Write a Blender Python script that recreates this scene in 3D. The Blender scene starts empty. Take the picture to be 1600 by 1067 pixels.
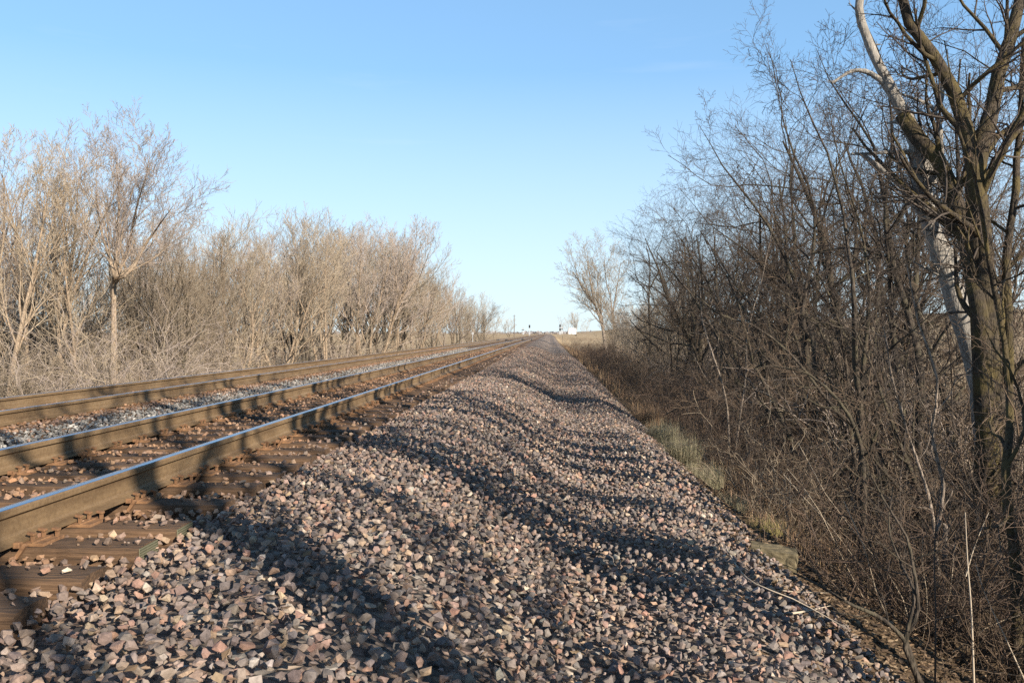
import bpy, bmesh, math, random
import numpy as np
from mathutils import Vector, Matrix

# ------------------------------------------------------------------ scene, camera, sky, sun
scene = bpy.context.scene
C = scene.collection
R = math.radians
FPX, VPX, VPY = 1290.0, 858.0, 520.5          # photograph: focal length and vanishing point in its 1600 px frame
YAW = math.atan((VPX - 800) / FPX)
PITCH = math.atan((533.5 - VPY) / FPX)
CAMZ = 0.9                                    # camera above the near railhead (z = 0)

cam_data = bpy.data.cameras.new("camera")
cam_data.sensor_width = 36.0
cam_data.lens = 36.0 * FPX / 1600.0
cam_data.clip_start, cam_data.clip_end = 0.05, 9000
cam = bpy.data.objects.new("camera", cam_data)
cam.location = (0, 0, CAMZ)
cam.rotation_euler = (R(90) - PITCH, 0, YAW)
C.objects.link(cam)
scene.camera = cam

SUN_EL = R(24)
SUN_H = Vector((0.66, -0.75, 0)).normalized()
SUN_DIR = Vector((SUN_H.x * math.cos(SUN_EL), SUN_H.y * math.cos(SUN_EL), math.sin(SUN_EL)))
world = bpy.data.worlds.new("World")
scene.world = world
world.use_nodes = True
wn, wl = world.node_tree.nodes, world.node_tree.links
bg = wn["Background"]
sky = wn.new("ShaderNodeTexSky")
sky.sky_type = 'NISHITA'
sky.sun_disc = False
sky.sun_elevation = SUN_EL
sky.sun_rotation = math.atan2(SUN_H.x, SUN_H.y)
sky.air_density, sky.dust_density, sky.ozone_density = 1.0, 0.0, 2.5
# faint high cirrus: streaks of white mixed into the sky by direction
tc = wn.new("ShaderNodeTexCoord")
mp = wn.new("ShaderNodeMapping"); mp.inputs['Scale'].default_value = (3.0, 3.0, 26.0)
mp.inputs['Rotation'].default_value = (0.12, 0.35, 0)
nz = wn.new("ShaderNodeTexNoise"); nz.inputs['Scale'].default_value = 1.3; nz.inputs['Detail'].default_value = 7
rp = wn.new("ShaderNodeValToRGB"); rp.color_ramp.elements[0].position = 0.62; rp.color_ramp.elements[1].position = 0.85
rp.color_ramp.elements[1].color = (0.12, 0.12, 0.12, 1)
mx = wn.new("ShaderNodeMix"); mx.data_type = 'RGBA'; mx.inputs[7].default_value = (5.5, 5.7, 5.9, 1)
wl.new(tc.outputs['Generated'], mp.inputs['Vector']); wl.new(mp.outputs[0], nz.inputs['Vector'])
wl.new(nz.outputs[0], rp.inputs[0]); wl.new(rp.outputs[0], mx.inputs[0])
gm = wn.new("ShaderNodeGamma"); gm.inputs[1].default_value = 0.5
tn = wn.new("ShaderNodeMix"); tn.data_type = 'RGBA'; tn.blend_type = 'MULTIPLY'; tn.inputs[0].default_value = 1.0
tn.inputs[7].default_value = (1.28, 1.88, 2.42, 1)
wl.new(sky.outputs[0], gm.inputs[0]); wl.new(gm.outputs[0], tn.inputs[6]); wl.new(tn.outputs[2], mx.inputs[6])
# clear deep zenith: the sky darkens overhead, well above the frame
sx_ = wn.new("ShaderNodeSeparateXYZ"); wl.new(tc.outputs['Generated'], sx_.inputs[0])
zr = wn.new("ShaderNodeMapRange"); zr.inputs[1].default_value = 0.38; zr.inputs[2].default_value = 0.75; zr.inputs[3].default_value = 1.0; zr.inputs[4].default_value = 0.28
wl.new(sx_.outputs[2], zr.inputs[0])
zm = wn.new("ShaderNodeMix"); zm.data_type = 'RGBA'; zm.blend_type = 'MULTIPLY'; zm.inputs[0].default_value = 1.0
hz = wn.new("ShaderNodeMapRange"); hz.inputs[1].default_value = 0.30; hz.inputs[2].default_value = 0.0; hz.inputs[3].default_value = 0.0; hz.inputs[4].default_value = 0.75
wl.new(sx_.outputs[2], hz.inputs[0])
pm = wn.new("ShaderNodeMix"); pm.data_type = 'RGBA'; pm.inputs[7].default_value = (4.6, 5.2, 5.5, 1)
wl.new(hz.outputs[0], pm.inputs[0]); wl.new(mx.outputs[2], pm.inputs[6])
wl.new(pm.outputs[2], zm.inputs[6]); wl.new(zr.outputs[0], zm.inputs[7])
wl.new(zm.outputs[2], bg.inputs['Color'])
bg.inputs['Strength'].default_value = 0.105

sun_data = bpy.data.lights.new("sun", 'SUN')
sun_data.energy = 5.0
sun_data.angle = R(0.5)
sun_data.color = (1.0, 0.88, 0.72)
sun = bpy.data.objects.new("sun", sun_data)
sun.rotation_euler = SUN_DIR.to_track_quat('Z', 'Y').to_euler()
C.objects.link(sun)
scene.view_settings.view_transform = 'Standard'
scene.view_settings.look = 'None'
scene.view_settings.exposure = 0.88
scene.view_settings.gamma = 1.0
scene.cycles.max_bounces = 5
scene.cycles.diffuse_bounces = 3
scene.cycles.use_denoising = False

rng = np.random.default_rng(7)
random.seed(7)

# ------------------------------------------------------------------ helpers
def ang_of(px):                       # plan angle (to the right of +Y) of an image column
    return math.atan((px - 800) / FPX) - YAW
def at(px, Y):                        # X of image column px at distance Y along the track
    return math.tan(ang_of(px)) * Y
def at3(px, py, Y):                   # 3-D point at distance Y along the track seen at (px, py)
    v = cam_rot @ Vector(((px - 800) / FPX, -(py - 533.5) / FPX, -1.0))
    return Vector((0, 0, CAMZ)) + v * (Y / v.y)
cam_rot = cam.rotation_euler.to_matrix()
def px_of(x, y):                      # image column of a ground position
    return 800 + FPX * math.tan(math.atan2(x, y) + YAW)

def tag(o, label=None, cat=None, group=None, kind=None):
    if label: o['label'] = label
    if cat: o['category'] = cat
    if group: o['group'] = group
    if kind: o['kind'] = kind
    return o

def empty(name, loc=(0, 0, 0), rz=0.0):
    o = bpy.data.objects.new(name, None)
    o.location = loc; o.rotation_euler = (0, 0, rz)
    o.empty_display_size = 0.2
    C.objects.link(o)
    return o

def link(name, me, mat=None, parent=None):
    if mat is not None and not me.materials: me.materials.append(mat)
    o = bpy.data.objects.new(name, me)
    C.objects.link(o)
    if parent is not None: o.parent = parent
    return o

def copy_tree(o, parent=None):
    c = o.copy(); C.objects.link(c)
    if parent is not None: c.parent = parent
    for ch in list(o.children): copy_tree(ch, c)
    return c

def mesh_np(name, V, F, smooth=False, col=None):
    """V (n,3); F list of (k,m) index arrays; col (n,3) point colour"""
    me = bpy.data.meshes.new(name)
    V = np.ascontiguousarray(V, dtype=np.float32)
    me.vertices.add(len(V)); me.vertices.foreach_set('co', V.ravel())
    F = [f for f in F if len(f)]
    tot = np.concatenate([np.full(len(f), f.shape[1], np.int32) for f in F])
    idx = np.concatenate([f.astype(np.int32).ravel() for f in F])
    st = np.zeros(len(tot), np.int32); st[1:] = np.cumsum(tot)[:-1]
    me.loops.add(len(idx)); me.loops.foreach_set('vertex_index', idx)
    me.polygons.add(len(tot)); me.polygons.foreach_set('loop_start', st)
    me.polygons.foreach_set('use_smooth', np.full(len(tot), bool(smooth)))
    if col is not None:
        a = me.color_attributes.new('tint', 'FLOAT_COLOR', 'POINT')
        c4 = np.ones((len(V), 4), np.float32); c4[:, :3] = col
        a.data.foreach_set('color', c4.ravel())
    me.update(calc_edges=True)
    return me

class MB:
    """collects simple shapes for one mesh"""
    def __init__(s): s.bm = bmesh.new()
    def box(s, c, d, rot=None, bevel=0.0, taper=1.0):
        r = bmesh.ops.create_cube(s.bm, size=1.0)
        vs = r['verts']
        for v in vs:
            k = taper if v.co.z > 0 else 1.0
            v.co = Vector((v.co.x * d[0] * k, v.co.y * d[1] * k, v.co.z * d[2]))
        if bevel:
            es = list({e for v in vs for e in v.link_edges})
            q = bmesh.ops.bevel(s.bm, geom=es, offset=bevel, segments=2, affect='EDGES', profile=0.6)
            vs = list({v for f in q['faces'] for v in f.verts} | {v for v in vs if v.is_valid})
        M = Matrix.Translation(c)
        if rot is not None: M = M @ rot.to_4x4()
        bmesh.ops.transform(s.bm, matrix=M, verts=vs)
        return s
    def cyl(s, a, b, r1, r2=None, n=12):
        a, b = Vector(a), Vector(b)
        r2 = r1 if r2 is None else r2
        q = (b - a).to_track_quat('Z', 'Y').to_matrix().to_4x4()
        r = bmesh.ops.create_cone(s.bm, cap_ends=True, segments=n, radius1=r1, radius2=max(r2, 1e-4), depth=(b - a).length)
        bmesh.ops.transform(s.bm, matrix=Matrix.Translation((a + b) / 2) @ q, verts=r['verts'])
        return s
    def build(s, name, mat, parent=None, smooth=False):
        me = bpy.data.meshes.new(name); s.bm.to_mesh(me); s.bm.free()
        if smooth:
            for p in me.polygons: p.use_smooth = True
        return link(name, me, mat, parent)

# ------------------------------------------------------------------ materials
def new_mat(name):
    m = bpy.data.materials.new(name); m.use_nodes = True
    n, l = m.node_tree.nodes, m.node_tree.links
    return m, n, l, n['Principled BSDF']
def noise(n, l, vec, scale, detail=4, rough=0.6):
    t = n.new('ShaderNodeTexNoise'); t.inputs['Scale'].default_value = scale
    t.inputs['Detail'].default_value = detail; t.inputs['Roughness'].default_value = rough
    if vec is not None: l.new(vec, t.inputs['Vector'])
    return t
def ramp(n, l, src, stops):
    r = n.new('ShaderNodeValToRGB'); cr = r.color_ramp
    while len(cr.elements) < len(stops): cr.elements.new(0.5)
    for e, (p, c) in zip(cr.elements, stops):
        e.position = p; e.color = (*c, 1) if len(c) == 3 else c
    l.new(src, r.inputs[0]); return r
def mixc(n, l, f, a, b, mode='MIX'):
    m = n.new('ShaderNodeMix'); m.data_type = 'RGBA'; m.blend_type = mode
    if isinstance(f, (int, float)): m.inputs[0].default_value = f
    else: l.new(f, m.inputs[0])
    for i, s in ((6, a), (7, b)):
        if isinstance(s, tuple): m.inputs[i].default_value = (*s, 1)
        else: l.new(s, m.inputs[i])
    return m
def bump(n, l, h, bsdf, strength=0.5, dist=0.01):
    b = n.new('ShaderNodeBump'); b.inputs['Strength'].default_value = strength; b.inputs['Distance'].default_value = dist
    l.new(h, b.inputs['Height']); l.new(b.outputs[0], bsdf.inputs['Normal']); return b
def coords(n, l, scale=(1, 1, 1), kind='Object'):
    t = n.new('ShaderNodeTexCoord'); m = n.new('ShaderNodeMapping'); m.inputs['Scale'].default_value = scale
    l.new(t.outputs[kind], m.inputs[0]); return m.outputs[0]

def bark(name, c1, c2, c3=None, scale=6, furrow=14, con=0.9, rough=0.9, moss=0.0, mosscol=(0.16, 0.14, 0.03)):
    m, n, l, b = new_mat(name)
    v = coords(n, l, (1, 1, 0.22)); v2 = coords(n, l)
    a = noise(n, l, v2, scale, 5)
    oi = n.new('ShaderNodeObjectInfo')
    r = ramp(n, l, a.outputs[0], [(0.32, c1), (0.68, c2)])
    f = noise(n, l, v, furrow * 3, 3)
    fr = ramp(n, l, f.outputs[0], [(0.38, (0.32, 0.32, 0.32)), (0.62, (1.2, 1.2, 1.2))])
    c = mixc(n, l, con, r.outputs[0], fr.outputs[0], 'MULTIPLY')
    hv = n.new('ShaderNodeHueSaturation')
    mr = n.new('ShaderNodeMapRange'); mr.inputs[3].default_value = 0.78; mr.inputs[4].default_value = 1.22
    l.new(oi.outputs['Random'], mr.inputs[0]); l.new(mr.outputs[0], hv.inputs['Value'])
    l.new(c.outputs[2], hv.inputs['Color'])
    out = hv.outputs[0]
    if moss:
        mn = noise(n, l, v2, 2.6, 6)
        mm = ramp(n, l, mn.outputs[0], [(0.5 - moss * 0.25, (0, 0, 0)), (0.62, (1, 1, 1))])
        out = mixc(n, l, mm.outputs[0], out, mosscol).outputs[2]
    l.new(out, b.inputs['Base Color'])
    b.inputs['Roughness'].default_value = rough
    b.inputs['Specular IOR Level'].default_value = 0.25
    bump(n, l, f.outputs[0], b, 1.0, 0.025)
    return m

def twig(name, c1, c2, rough=0.7):
    m, n, l, b = new_mat(name)
    a = noise(n, l, coords(n, l), 1.3, 3)
    r = ramp(n, l, a.outputs[0], [(0.3, c1), (0.7, c2)])
    oi = n.new('ShaderNodeObjectInfo'); hv = n.new('ShaderNodeHueSaturation')
    mr = n.new('ShaderNodeMapRange'); mr.inputs[3].default_value = 0.8; mr.inputs[4].default_value = 1.2
    l.new(oi.outputs['Random'], mr.inputs[0]); l.new(mr.outputs[0], hv.inputs['Value'])
    l.new(r.outputs[0], hv.inputs['Color']); l.new(hv.outputs[0], b.inputs['Base Color'])
    b.inputs['Roughness'].default_value = rough; b.inputs['Specular IOR Level'].default_value = 0.3
    return m

M = {}
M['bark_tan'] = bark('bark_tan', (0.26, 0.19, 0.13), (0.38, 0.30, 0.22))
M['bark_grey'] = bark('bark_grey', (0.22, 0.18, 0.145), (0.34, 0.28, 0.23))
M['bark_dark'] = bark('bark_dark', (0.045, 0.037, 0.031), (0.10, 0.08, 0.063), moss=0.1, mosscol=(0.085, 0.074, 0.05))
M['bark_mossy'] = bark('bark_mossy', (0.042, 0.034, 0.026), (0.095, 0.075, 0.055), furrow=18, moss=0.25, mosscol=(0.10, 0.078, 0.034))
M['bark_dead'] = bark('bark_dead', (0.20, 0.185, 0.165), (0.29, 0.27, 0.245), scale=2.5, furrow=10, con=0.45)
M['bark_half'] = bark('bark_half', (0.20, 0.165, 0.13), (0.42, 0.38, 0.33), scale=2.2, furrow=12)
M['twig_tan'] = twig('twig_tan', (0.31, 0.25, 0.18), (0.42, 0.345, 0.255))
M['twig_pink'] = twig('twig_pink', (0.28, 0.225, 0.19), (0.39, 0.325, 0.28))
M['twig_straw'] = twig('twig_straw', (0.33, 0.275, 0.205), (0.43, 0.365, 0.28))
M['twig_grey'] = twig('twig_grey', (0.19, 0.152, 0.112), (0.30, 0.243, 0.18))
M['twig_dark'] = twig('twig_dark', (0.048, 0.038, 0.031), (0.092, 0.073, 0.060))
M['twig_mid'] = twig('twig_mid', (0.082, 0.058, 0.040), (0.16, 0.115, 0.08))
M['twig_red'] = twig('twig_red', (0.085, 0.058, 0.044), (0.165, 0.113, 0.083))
M['cane_pale'] = twig('cane_pale', (0.40, 0.33, 0.25), (0.55, 0.47, 0.37))

def attr_mat(name, rough=0.85, nscale=40, amt=0.5, bs=0.5, bd=0.004, spec=0.35):
    m, n, l, b = new_mat(name)
    a = n.new('ShaderNodeAttribute'); a.attribute_name = 'tint'
    nn = noise(n, l, coords(n, l), nscale, 5, 0.65)
    r = ramp(n, l, nn.outputs[0], [(0.3, (0.55, 0.55, 0.55)), (0.7, (1.25, 1.25, 1.25))])
    c = mixc(n, l, amt, a.outputs[0], r.outputs[0], 'MULTIPLY')
    l.new(c.outputs[2], b.inputs['Base Color'])
    b.inputs['Roughness'].default_value = rough; b.inputs['Specular IOR Level'].default_value = spec
    if bs: bump(n, l, nn.outputs[0], b, bs, bd)
    return m
M['stone'] = attr_mat('crushed_stone', 0.8, 55, 0.75, 0.6, 0.006)
M['leaf'] = attr_mat('dead_leaf', 0.8, 30, 0.6, 0.0)
M['grassblade'] = attr_mat('dry_grass_blade', 0.75, 9, 0.5, 0.0)

# ------------------------------------------------------------------ layout of the line (X across, Y along, z = 0 at the near railhead)
XA, XB, XC, XD = -2.80, -4.26, -6.95, -8.33           # the four rails
ZF = -0.085                                           # far track railhead
TIE_C, TIE_CF, TIE_HALF = -3.53, -7.64, 1.42
PROF = np.array([(-400, -1.9), (-60, -2.2), (-24, -2.5), (-16, -2.35), (-13.2, -2.0), (-11.6, -1.35), (-9.9, -0.42), (-9.3, -0.33),
                 (-6.2, -0.33), (-5.6, -0.36), (-5.0, -0.245), (-2.1, -0.26), (-1.8, -0.24), (-1.35, -0.205), (-0.9, -0.25), (-0.35, -0.46), (0.15, -0.70),
                 (0.55, -0.73), (1.1, -0.66), (1.45, -0.80), (1.9, -1.05), (2.5, -1.42), (3.3, -1.85), (4.3, -2.25), (5.6, -2.55),
                 (7.5, -2.65), (11, -2.5), (22, -2.3), (60, 1.2), (140, 8.0), (260, 13.0), (400, 15.0), (900, 17.0)])
def toe(Y):                                            # right-hand edge of the ballast
    return 1.78 + 0.30 * np.clip((np.asarray(Y) - 8) / 40, 0, 1)
def zprof(X):
    return np.interp(X, PROF[:, 0], PROF[:, 1])
def wob(X, Y):
    return (np.sin(X * 1.7 + 0.6 * Y) * 0.5 + np.sin(Y * 0.83 + 2.1 * X + 1.3) * 0.5 + np.sin(Y * 2.3 - X * 2.9) * 0.35)
def ground_z(X, Y):
    X = np.asarray(X, float); Y = np.asarray(Y, float)
    z = zprof(X)
    amp = np.where((X > -2.0) & (X < 2.2), 0.018, np.where((X >= 2.2) | (X < -10), 0.10, 0.004))
    far = np.clip((Y - 180) / 120, 0, 1)              # the cutting levels out at the crossing
    zz = z + amp * wob(X, Y)
    lo = np.where(zz < -0.35, zz * (1 - far * 0.85) - 0.30 * far * 0.85, zz)
    return lo

def grid_sheet(name, xs, ys, zf, mat):
    X, Y = np.meshgrid(xs, ys)
    Z = zf(X, Y)
    V = np.stack([X, Y, Z], -1).reshape(-1, 3)
    nx, ny = len(xs), len(ys)
    i = np.arange(ny - 1)[:, None] * nx + np.arange(nx - 1)[None, :]
    F = np.stack([i, i + 1, i + nx + 1, i + nx], -1).reshape(-1, 4)
    return link(name, mesh_np(name, V, [F], smooth=True), mat)

# ground: dead grass, leaf mould and stubble
m, n, l, b = new_mat('ground_soil')
v = coords(n, l)
g1 = noise(n, l, v, 0.35, 8); g2 = noise(n, l, v, 9, 6, 0.7)
r1 = ramp(n, l, g1.outputs[0], [(0.35, (0.075, 0.055, 0.037)), (0.65, (0.15, 0.11, 0.07))])
r2 = ramp(n, l, g2.outputs[0], [(0.3, (0.5, 0.5, 0.5)), (0.7, (1.3, 1.25, 1.2))])
cc = mixc(n, l, 0.9, r1.outputs[0], r2.outputs[0], 'MULTIPLY')
sp = n.new('ShaderNodeSeparateXYZ'); l.new(v, sp.inputs[0])
far = n.new('ShaderNodeMapRange'); far.inputs[1].default_value = 16; far.inputs[2].default_value = 26
l.new(sp.outputs[0], far.inputs[0])
farl = n.new('ShaderNodeMapRange'); farl.inputs[1].default_value = -22; farl.inputs[2].default_value = -32
l.new(sp.outputs[0], farl.inputs[0])
fary = n.new('ShaderNodeMapRange'); fary.inputs[1].default_value = 150; fary.inputs[2].default_value = 230
l.new(sp.outputs[1], fary.inputs[0])
mx1 = n.new('ShaderNodeMath'); mx1.operation = 'MAXIMUM'; l.new(far.outputs[0], mx1.inputs[0]); l.new(farl.outputs[0], mx1.inputs[1])
mx2 = n.new('ShaderNodeMath'); mx2.operation = 'MAXIMUM'; l.new(mx1.outputs[0], mx2.inputs[0]); l.new(fary.outputs[0], mx2.inputs[1])
g3 = noise(n, l, v, 0.02, 6)
field = ramp(n, l, g3.outputs[0], [(0.35, (0.36, 0.26, 0.16)), (0.65, (0.46, 0.36, 0.23))])
fc = mixc(n, l, mx2.outputs[0], cc.outputs[2], field.outputs[0])
l.new(fc.outputs[2], b.inputs['Base Color']); b.inputs['Roughness'].default_value = 1.0
b.inputs['Specular IOR Level'].default_value = 0.1
bump(n, l, g2.outputs[0], b, 0.8, 0.05)
M['ground'] = m
xs = np.unique(np.concatenate([[-6000, -3000, -1500, -800], PROF[:, 0], np.arange(-24, -9, 0.8), np.arange(-1.2, 8, 0.25), np.arange(8, 24, 1.5), [30, 40, 50, 80, 110, 200, 1500, 3000, 6000]]))
ys = np.unique(np.concatenate([[-200, -100, -60], np.arange(-30, 40, 0.4), np.arange(40, 140, 2.5), np.arange(140, 400, 15), [450, 520, 600, 800, 1100, 1600, 2400, 4000, 7000]]))
def gz_ground(X, Y):
    z = ground_z(X, Y)
    inside = (X > -11.4) & (X < toe(Y) - 0.12)
    return np.where(inside, z - 0.16, z)
tag(grid_sheet('ground', xs, ys, gz_ground, M['ground']), 'brown leaf strewn soil and tan stubble fields', 'ground', kind='structure')

# ballast bed below the loose stones
def palette(n, l, src):
    return ramp(n, l, src, [(0.0, (0.075, 0.066, 0.06)), (0.25, (0.145, 0.12, 0.105)), (0.45, (0.21, 0.165, 0.14)), (0.62, (0.24, 0.165, 0.135)),
                            (0.8, (0.30, 0.215, 0.15)), (0.93, (0.26, 0.24, 0.22)), (1.0, (0.42, 0.37, 0.31))])
m, n, l, b = new_mat('ballast_bed')
v = coords(n, l)
vo = n.new('ShaderNodeTexVoronoi'); vo.inputs['Scale'].default_value = 15; l.new(v, vo.inputs['Vector'])
bw = n.new('ShaderNodeSeparateColor'); l.new(vo.outputs['Color'], bw.inputs[0])
pc = palette(n, l, bw.outputs[0])
vd = n.new('ShaderNodeTexVoronoi'); vd.feature = 'DISTANCE_TO_EDGE'; vd.inputs['Scale'].default_value = 15; l.new(v, vd.inputs['Vector'])
gap = ramp(n, l, vd.outputs['Distance'], [(0.0, (0.5, 0.5, 0.5)), (0.16, (1.15, 1.15, 1.15))])
pg = mixc(n, l, 1.0, pc.outputs[0], gap.outputs[0], 'MULTIPLY')
sp = n.new('ShaderNodeSeparateXYZ'); l.new(v, sp.inputs[0])
def band(a0, a1, b1, b0):
    u = n.new('ShaderNodeMapRange'); u.inputs[1].default_value = a0; u.inputs[2].default_value = a1; l.new(sp.outputs[0], u.inputs[0])
    w = n.new('ShaderNodeMapRange'); w.inputs[1].default_value = b0; w.inputs[2].default_value = b1; l.new(sp.outputs[0], w.inputs[0])
    q = n.new('ShaderNodeMath'); q.operation = 'MULTIPLY'; l.new(u.outputs[0], q.inputs[0]); l.new(w.outputs[0], q.inputs[1]); return q
rust1 = band(-5.1, -4.7, -2.4, -1.75); rust2 = band(-9.3, -8.9, -6.4, -6.1)
rs = n.new('ShaderNodeMath'); rs.operation = 'MAXIMUM'; l.new(rust1.outputs[0], rs.inputs[0]); l.new(rust2.outputs[0], rs.inputs[1])
rsm = n.new('ShaderNodeMath'); rsm.operation = 'MULTIPLY'; rsm.inputs[1].default_value = 0.7; l.new(rs.outputs[0], rsm.inputs[0])
rc = mixc(n, l, rsm.outputs[0], pg.outputs[2], (0.15, 0.082, 0.045))
l.new(rc.outputs[2], b.inputs['Base Color']); b.inputs['Roughness'].default_value = 0.95
bump(n, l, vd.outputs['Distance'], b, 1.0, 0.06)
M['ballast'] = m
bx = np.unique(np.concatenate([[-11.6, -10.8, -9.9, -9.3, -8, -6.2, -5.6, -5.0, -4, -2.8, -2.1], np.arange(-1.9, 1.0, 0.15)]))
def bed_z(X, Y):
    return ground_z(X, Y) - 0.055 * np.clip((60 - Y) / 20, 0, 1)
ysb = np.unique(np.concatenate([np.arange(-8, 60, 0.35), np.arange(60, 160, 2.0), np.arange(160, 420, 12), [450, 520, 600, 700, 850]]))
# the right edge of the bed follows the toe, so the last columns are stretched to it
def bed_sheet():
    e = np.linspace(0, 1, 7)
    X = np.empty((len(ysb), len(bx) + len(e))); Y = np.repeat(ysb[:, None], X.shape[1], 1)
    X[:, :len(bx)] = bx[None, :]
    X[:, len(bx):] = 1.0 + (toe(ysb)[:, None] - 1.0) * (e[None, :] * 0.98 + 0.02) + 0.06 * np.sin(ysb * 1.9)[:, None] * e[None, :]
    Z = bed_z(X, Y)
    Z[:, -1] -= 0.12; Z[:, 0] -= 0.1
    nx, ny = X.shape[1], len(ysb)
    i = np.arange(ny - 1)[:, None] * nx + np.arange(nx - 1)[None, :]
    F = np.stack([i, i + 1, i + nx + 1, i + nx], -1).reshape(-1, 4)
    return link('ballast_bed', mesh_np('ballast_bed', np.stack([X, Y, Z], -1).reshape(-1, 3), [F], smooth=True), M['ballast'])
tag(bed_sheet(), 'crushed stone railway embankment under the tracks', 'embankment', kind='structure')

# ------------------------------------------------------------------ rails
m, n, l, b = new_mat('rusty_rail_steel')
v = coords(n, l, (1, 0.12, 1)); v2 = coords(n, l)
a1 = noise(n, l, v, 9, 6); a2 = noise(n, l, v2, 45, 4)
r1 = ramp(n, l, a1.outputs[0], [(0.3, (0.12, 0.078, 0.043)), (0.55, (0.20, 0.137, 0.077)), (0.75, (0.25, 0.182, 0.112))])
r2 = ramp(n, l, a2.outputs[0], [(0.3, (0.72, 0.70, 0.68)), (0.6, (1.08, 1.08, 1.08))])
cc = mixc(n, l, 0.8, r1.outputs[0], r2.outputs[0], 'MULTIPLY')
spk = noise(n, l, v2, 13, 1); dark = ramp(n, l, spk.outputs[0], [(0.77, (1, 1, 1)), (0.80, (0.22, 0.18, 0.17))])
cc = mixc(n, l, 0.9, cc.outputs[2], dark.outputs[0], 'MULTIPLY')
l.new(cc.outputs[2], b.inputs['Base Color']); b.inputs['Roughness'].default_value = 0.62; b.inputs['Specular IOR Level'].default_value = 0.35
bump(n, l, a2.outputs[0], b, 0.25, 0.003)
M['rail'] = m
m, n, l, b = new_mat('polished_rail_top')
b.inputs['Metallic'].default_value = 1.0; b.inputs['Base Color'].default_value = (0.62, 0.63, 0.65, 1); b.inputs['Roughness'].default_value = 0.28
rr = ramp(n, l, noise(n, l, coords(n, l, (6, 0.3, 1)), 12, 3).outputs[0], [(0.3, (0.2, 0.2, 0.2)), (0.7, (0.38, 0.38, 0.38))])
l.new(rr.outputs[0], b.inputs['Roughness'])
M['railtop'] = m
m, n, l, b = new_mat('rusted_iron')
a1 = noise(n, l, coords(n, l), 22, 5)
r1 = ramp(n, l, a1.outputs[0], [(0.3, (0.11, 0.055, 0.028)), (0.7, (0.30, 0.165, 0.08))])
l.new(r1.outputs[0], b.inputs['Base Color']); b.inputs['Roughness'].default_value = 0.85
bump(n, l, a1.outputs[0], b, 0.4, 0.004)
M['iron'] = m

half = [(0.076, 0.0), (0.076, 0.011), (0.045, 0.020), (0.018, 0.030), (0.0105, 0.045), (0.0095, 0.09), (0.0105, 0.128), (0.020, 0.139), (0.0365, 0.146), (0.0375, 0.174), (0.033, 0.183), (0.022, 0.186)]
poly = half + [(-x, z) for x, z in reversed(half)]
RY = np.unique(np.concatenate([np.arange(-7, 60, 1.5), np.arange(60, 200, 8), np.arange(200, 801, 40)]))
def rail_mesh():
    P = np.array(poly); k = len(P); ny = len(RY)
    V = np.empty((ny, k, 3)); V[:, :, 0] = P[None, :, 0]; V[:, :, 2] = P[None, :, 1] - 0.186; V[:, :, 1] = RY[:, None]
    i = (np.arange(ny - 1)[:, None] * k + np.arange(k)[None, :]); j = (np.arange(ny - 1)[:, None] * k + (np.arange(k) + 1)[None, :] % k)
    F = np.stack([i, j, j + k, i + k], -1).reshape(-1, 4)
    return mesh_np('rail_body', V.reshape(-1, 3), [F])
def top_mesh():
    xs_ = [-0.031, -0.022, 0.0, 0.022, 0.031]; zs_ = [-0.0025, 0.0012, 0.002, 0.0012, -0.0025]
    ny, k = len(RY), 5
    V = np.empty((ny, k, 3)); V[:, :, 0] = xs_; V[:, :, 2] = zs_; V[:, :, 1] = RY[:, None]
    i = (np.arange(ny - 1)[:, None] * k + np.arange(k - 1)[None, :])
    F = np.stack([i, i + 1, i + 1 + k, i + k], -1).reshape(-1, 4)
    return mesh_np('running_surface', V.reshape(-1, 3), [F], smooth=True)
rm, tm = rail_mesh(), top_mesh()
for me, mt in ((rm, 'rail'), (tm, 'railtop')): me.materials.append(M[mt])
# ties: measured near ones, then regular spacing
tie_y = [3.25, 3.72, 4.24, 4.68, 5.36, 5.90, 6.36, 6.83, 7.32]
while tie_y[-1] < 75: tie_y.append(tie_y[-1] + 0.5 + random.uniform(-0.035, 0.035))
far_y = [7.6]
while far_y[-1] < 48: far_y.append(far_y[-1] + 0.5 + random.uniform(-0.035, 0.035))
anchor = MB(); rx = Matrix.Rotation(R(35), 3, 'Y')
anchor.box((0.088, 0, -0.182), (0.035, 0.032, 0.030), bevel=0.004).box((0.104, 0, -0.215), (0.020, 0.028, 0.085), rx, bevel=0.003)
anchor_me = None
for X, Z, lab, ys_ in ((XA, 0, 'nearest rusty rail of the near track with a polished top', tie_y), (XB, 0, 'second rusty rail from the camera, far side of the near track', tie_y),
                  (XC, ZF, 'rusty rail of the far track on the side of the near track', far_y), (XD, ZF, 'rusty outermost rail, along the thicket side of the far track', far_y)):
    root = tag(empty('rail', (X, 0, Z)), lab, 'rail', 'rails of the two tracks')
    link('rail_body', rm, None, root); link('running_surface', tm, None, root)
    for k, y in enumerate(ys_[:22]):
        if k % 2 and k > 1: continue
        if anchor_me is None:
            o = anchor.build('rail_anchor', M['iron'], root); anchor_me = o.data
        else: o = link('rail_anchor', anchor_me, None, root)
        o.location = (0, y - 0.15, 0)

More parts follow.
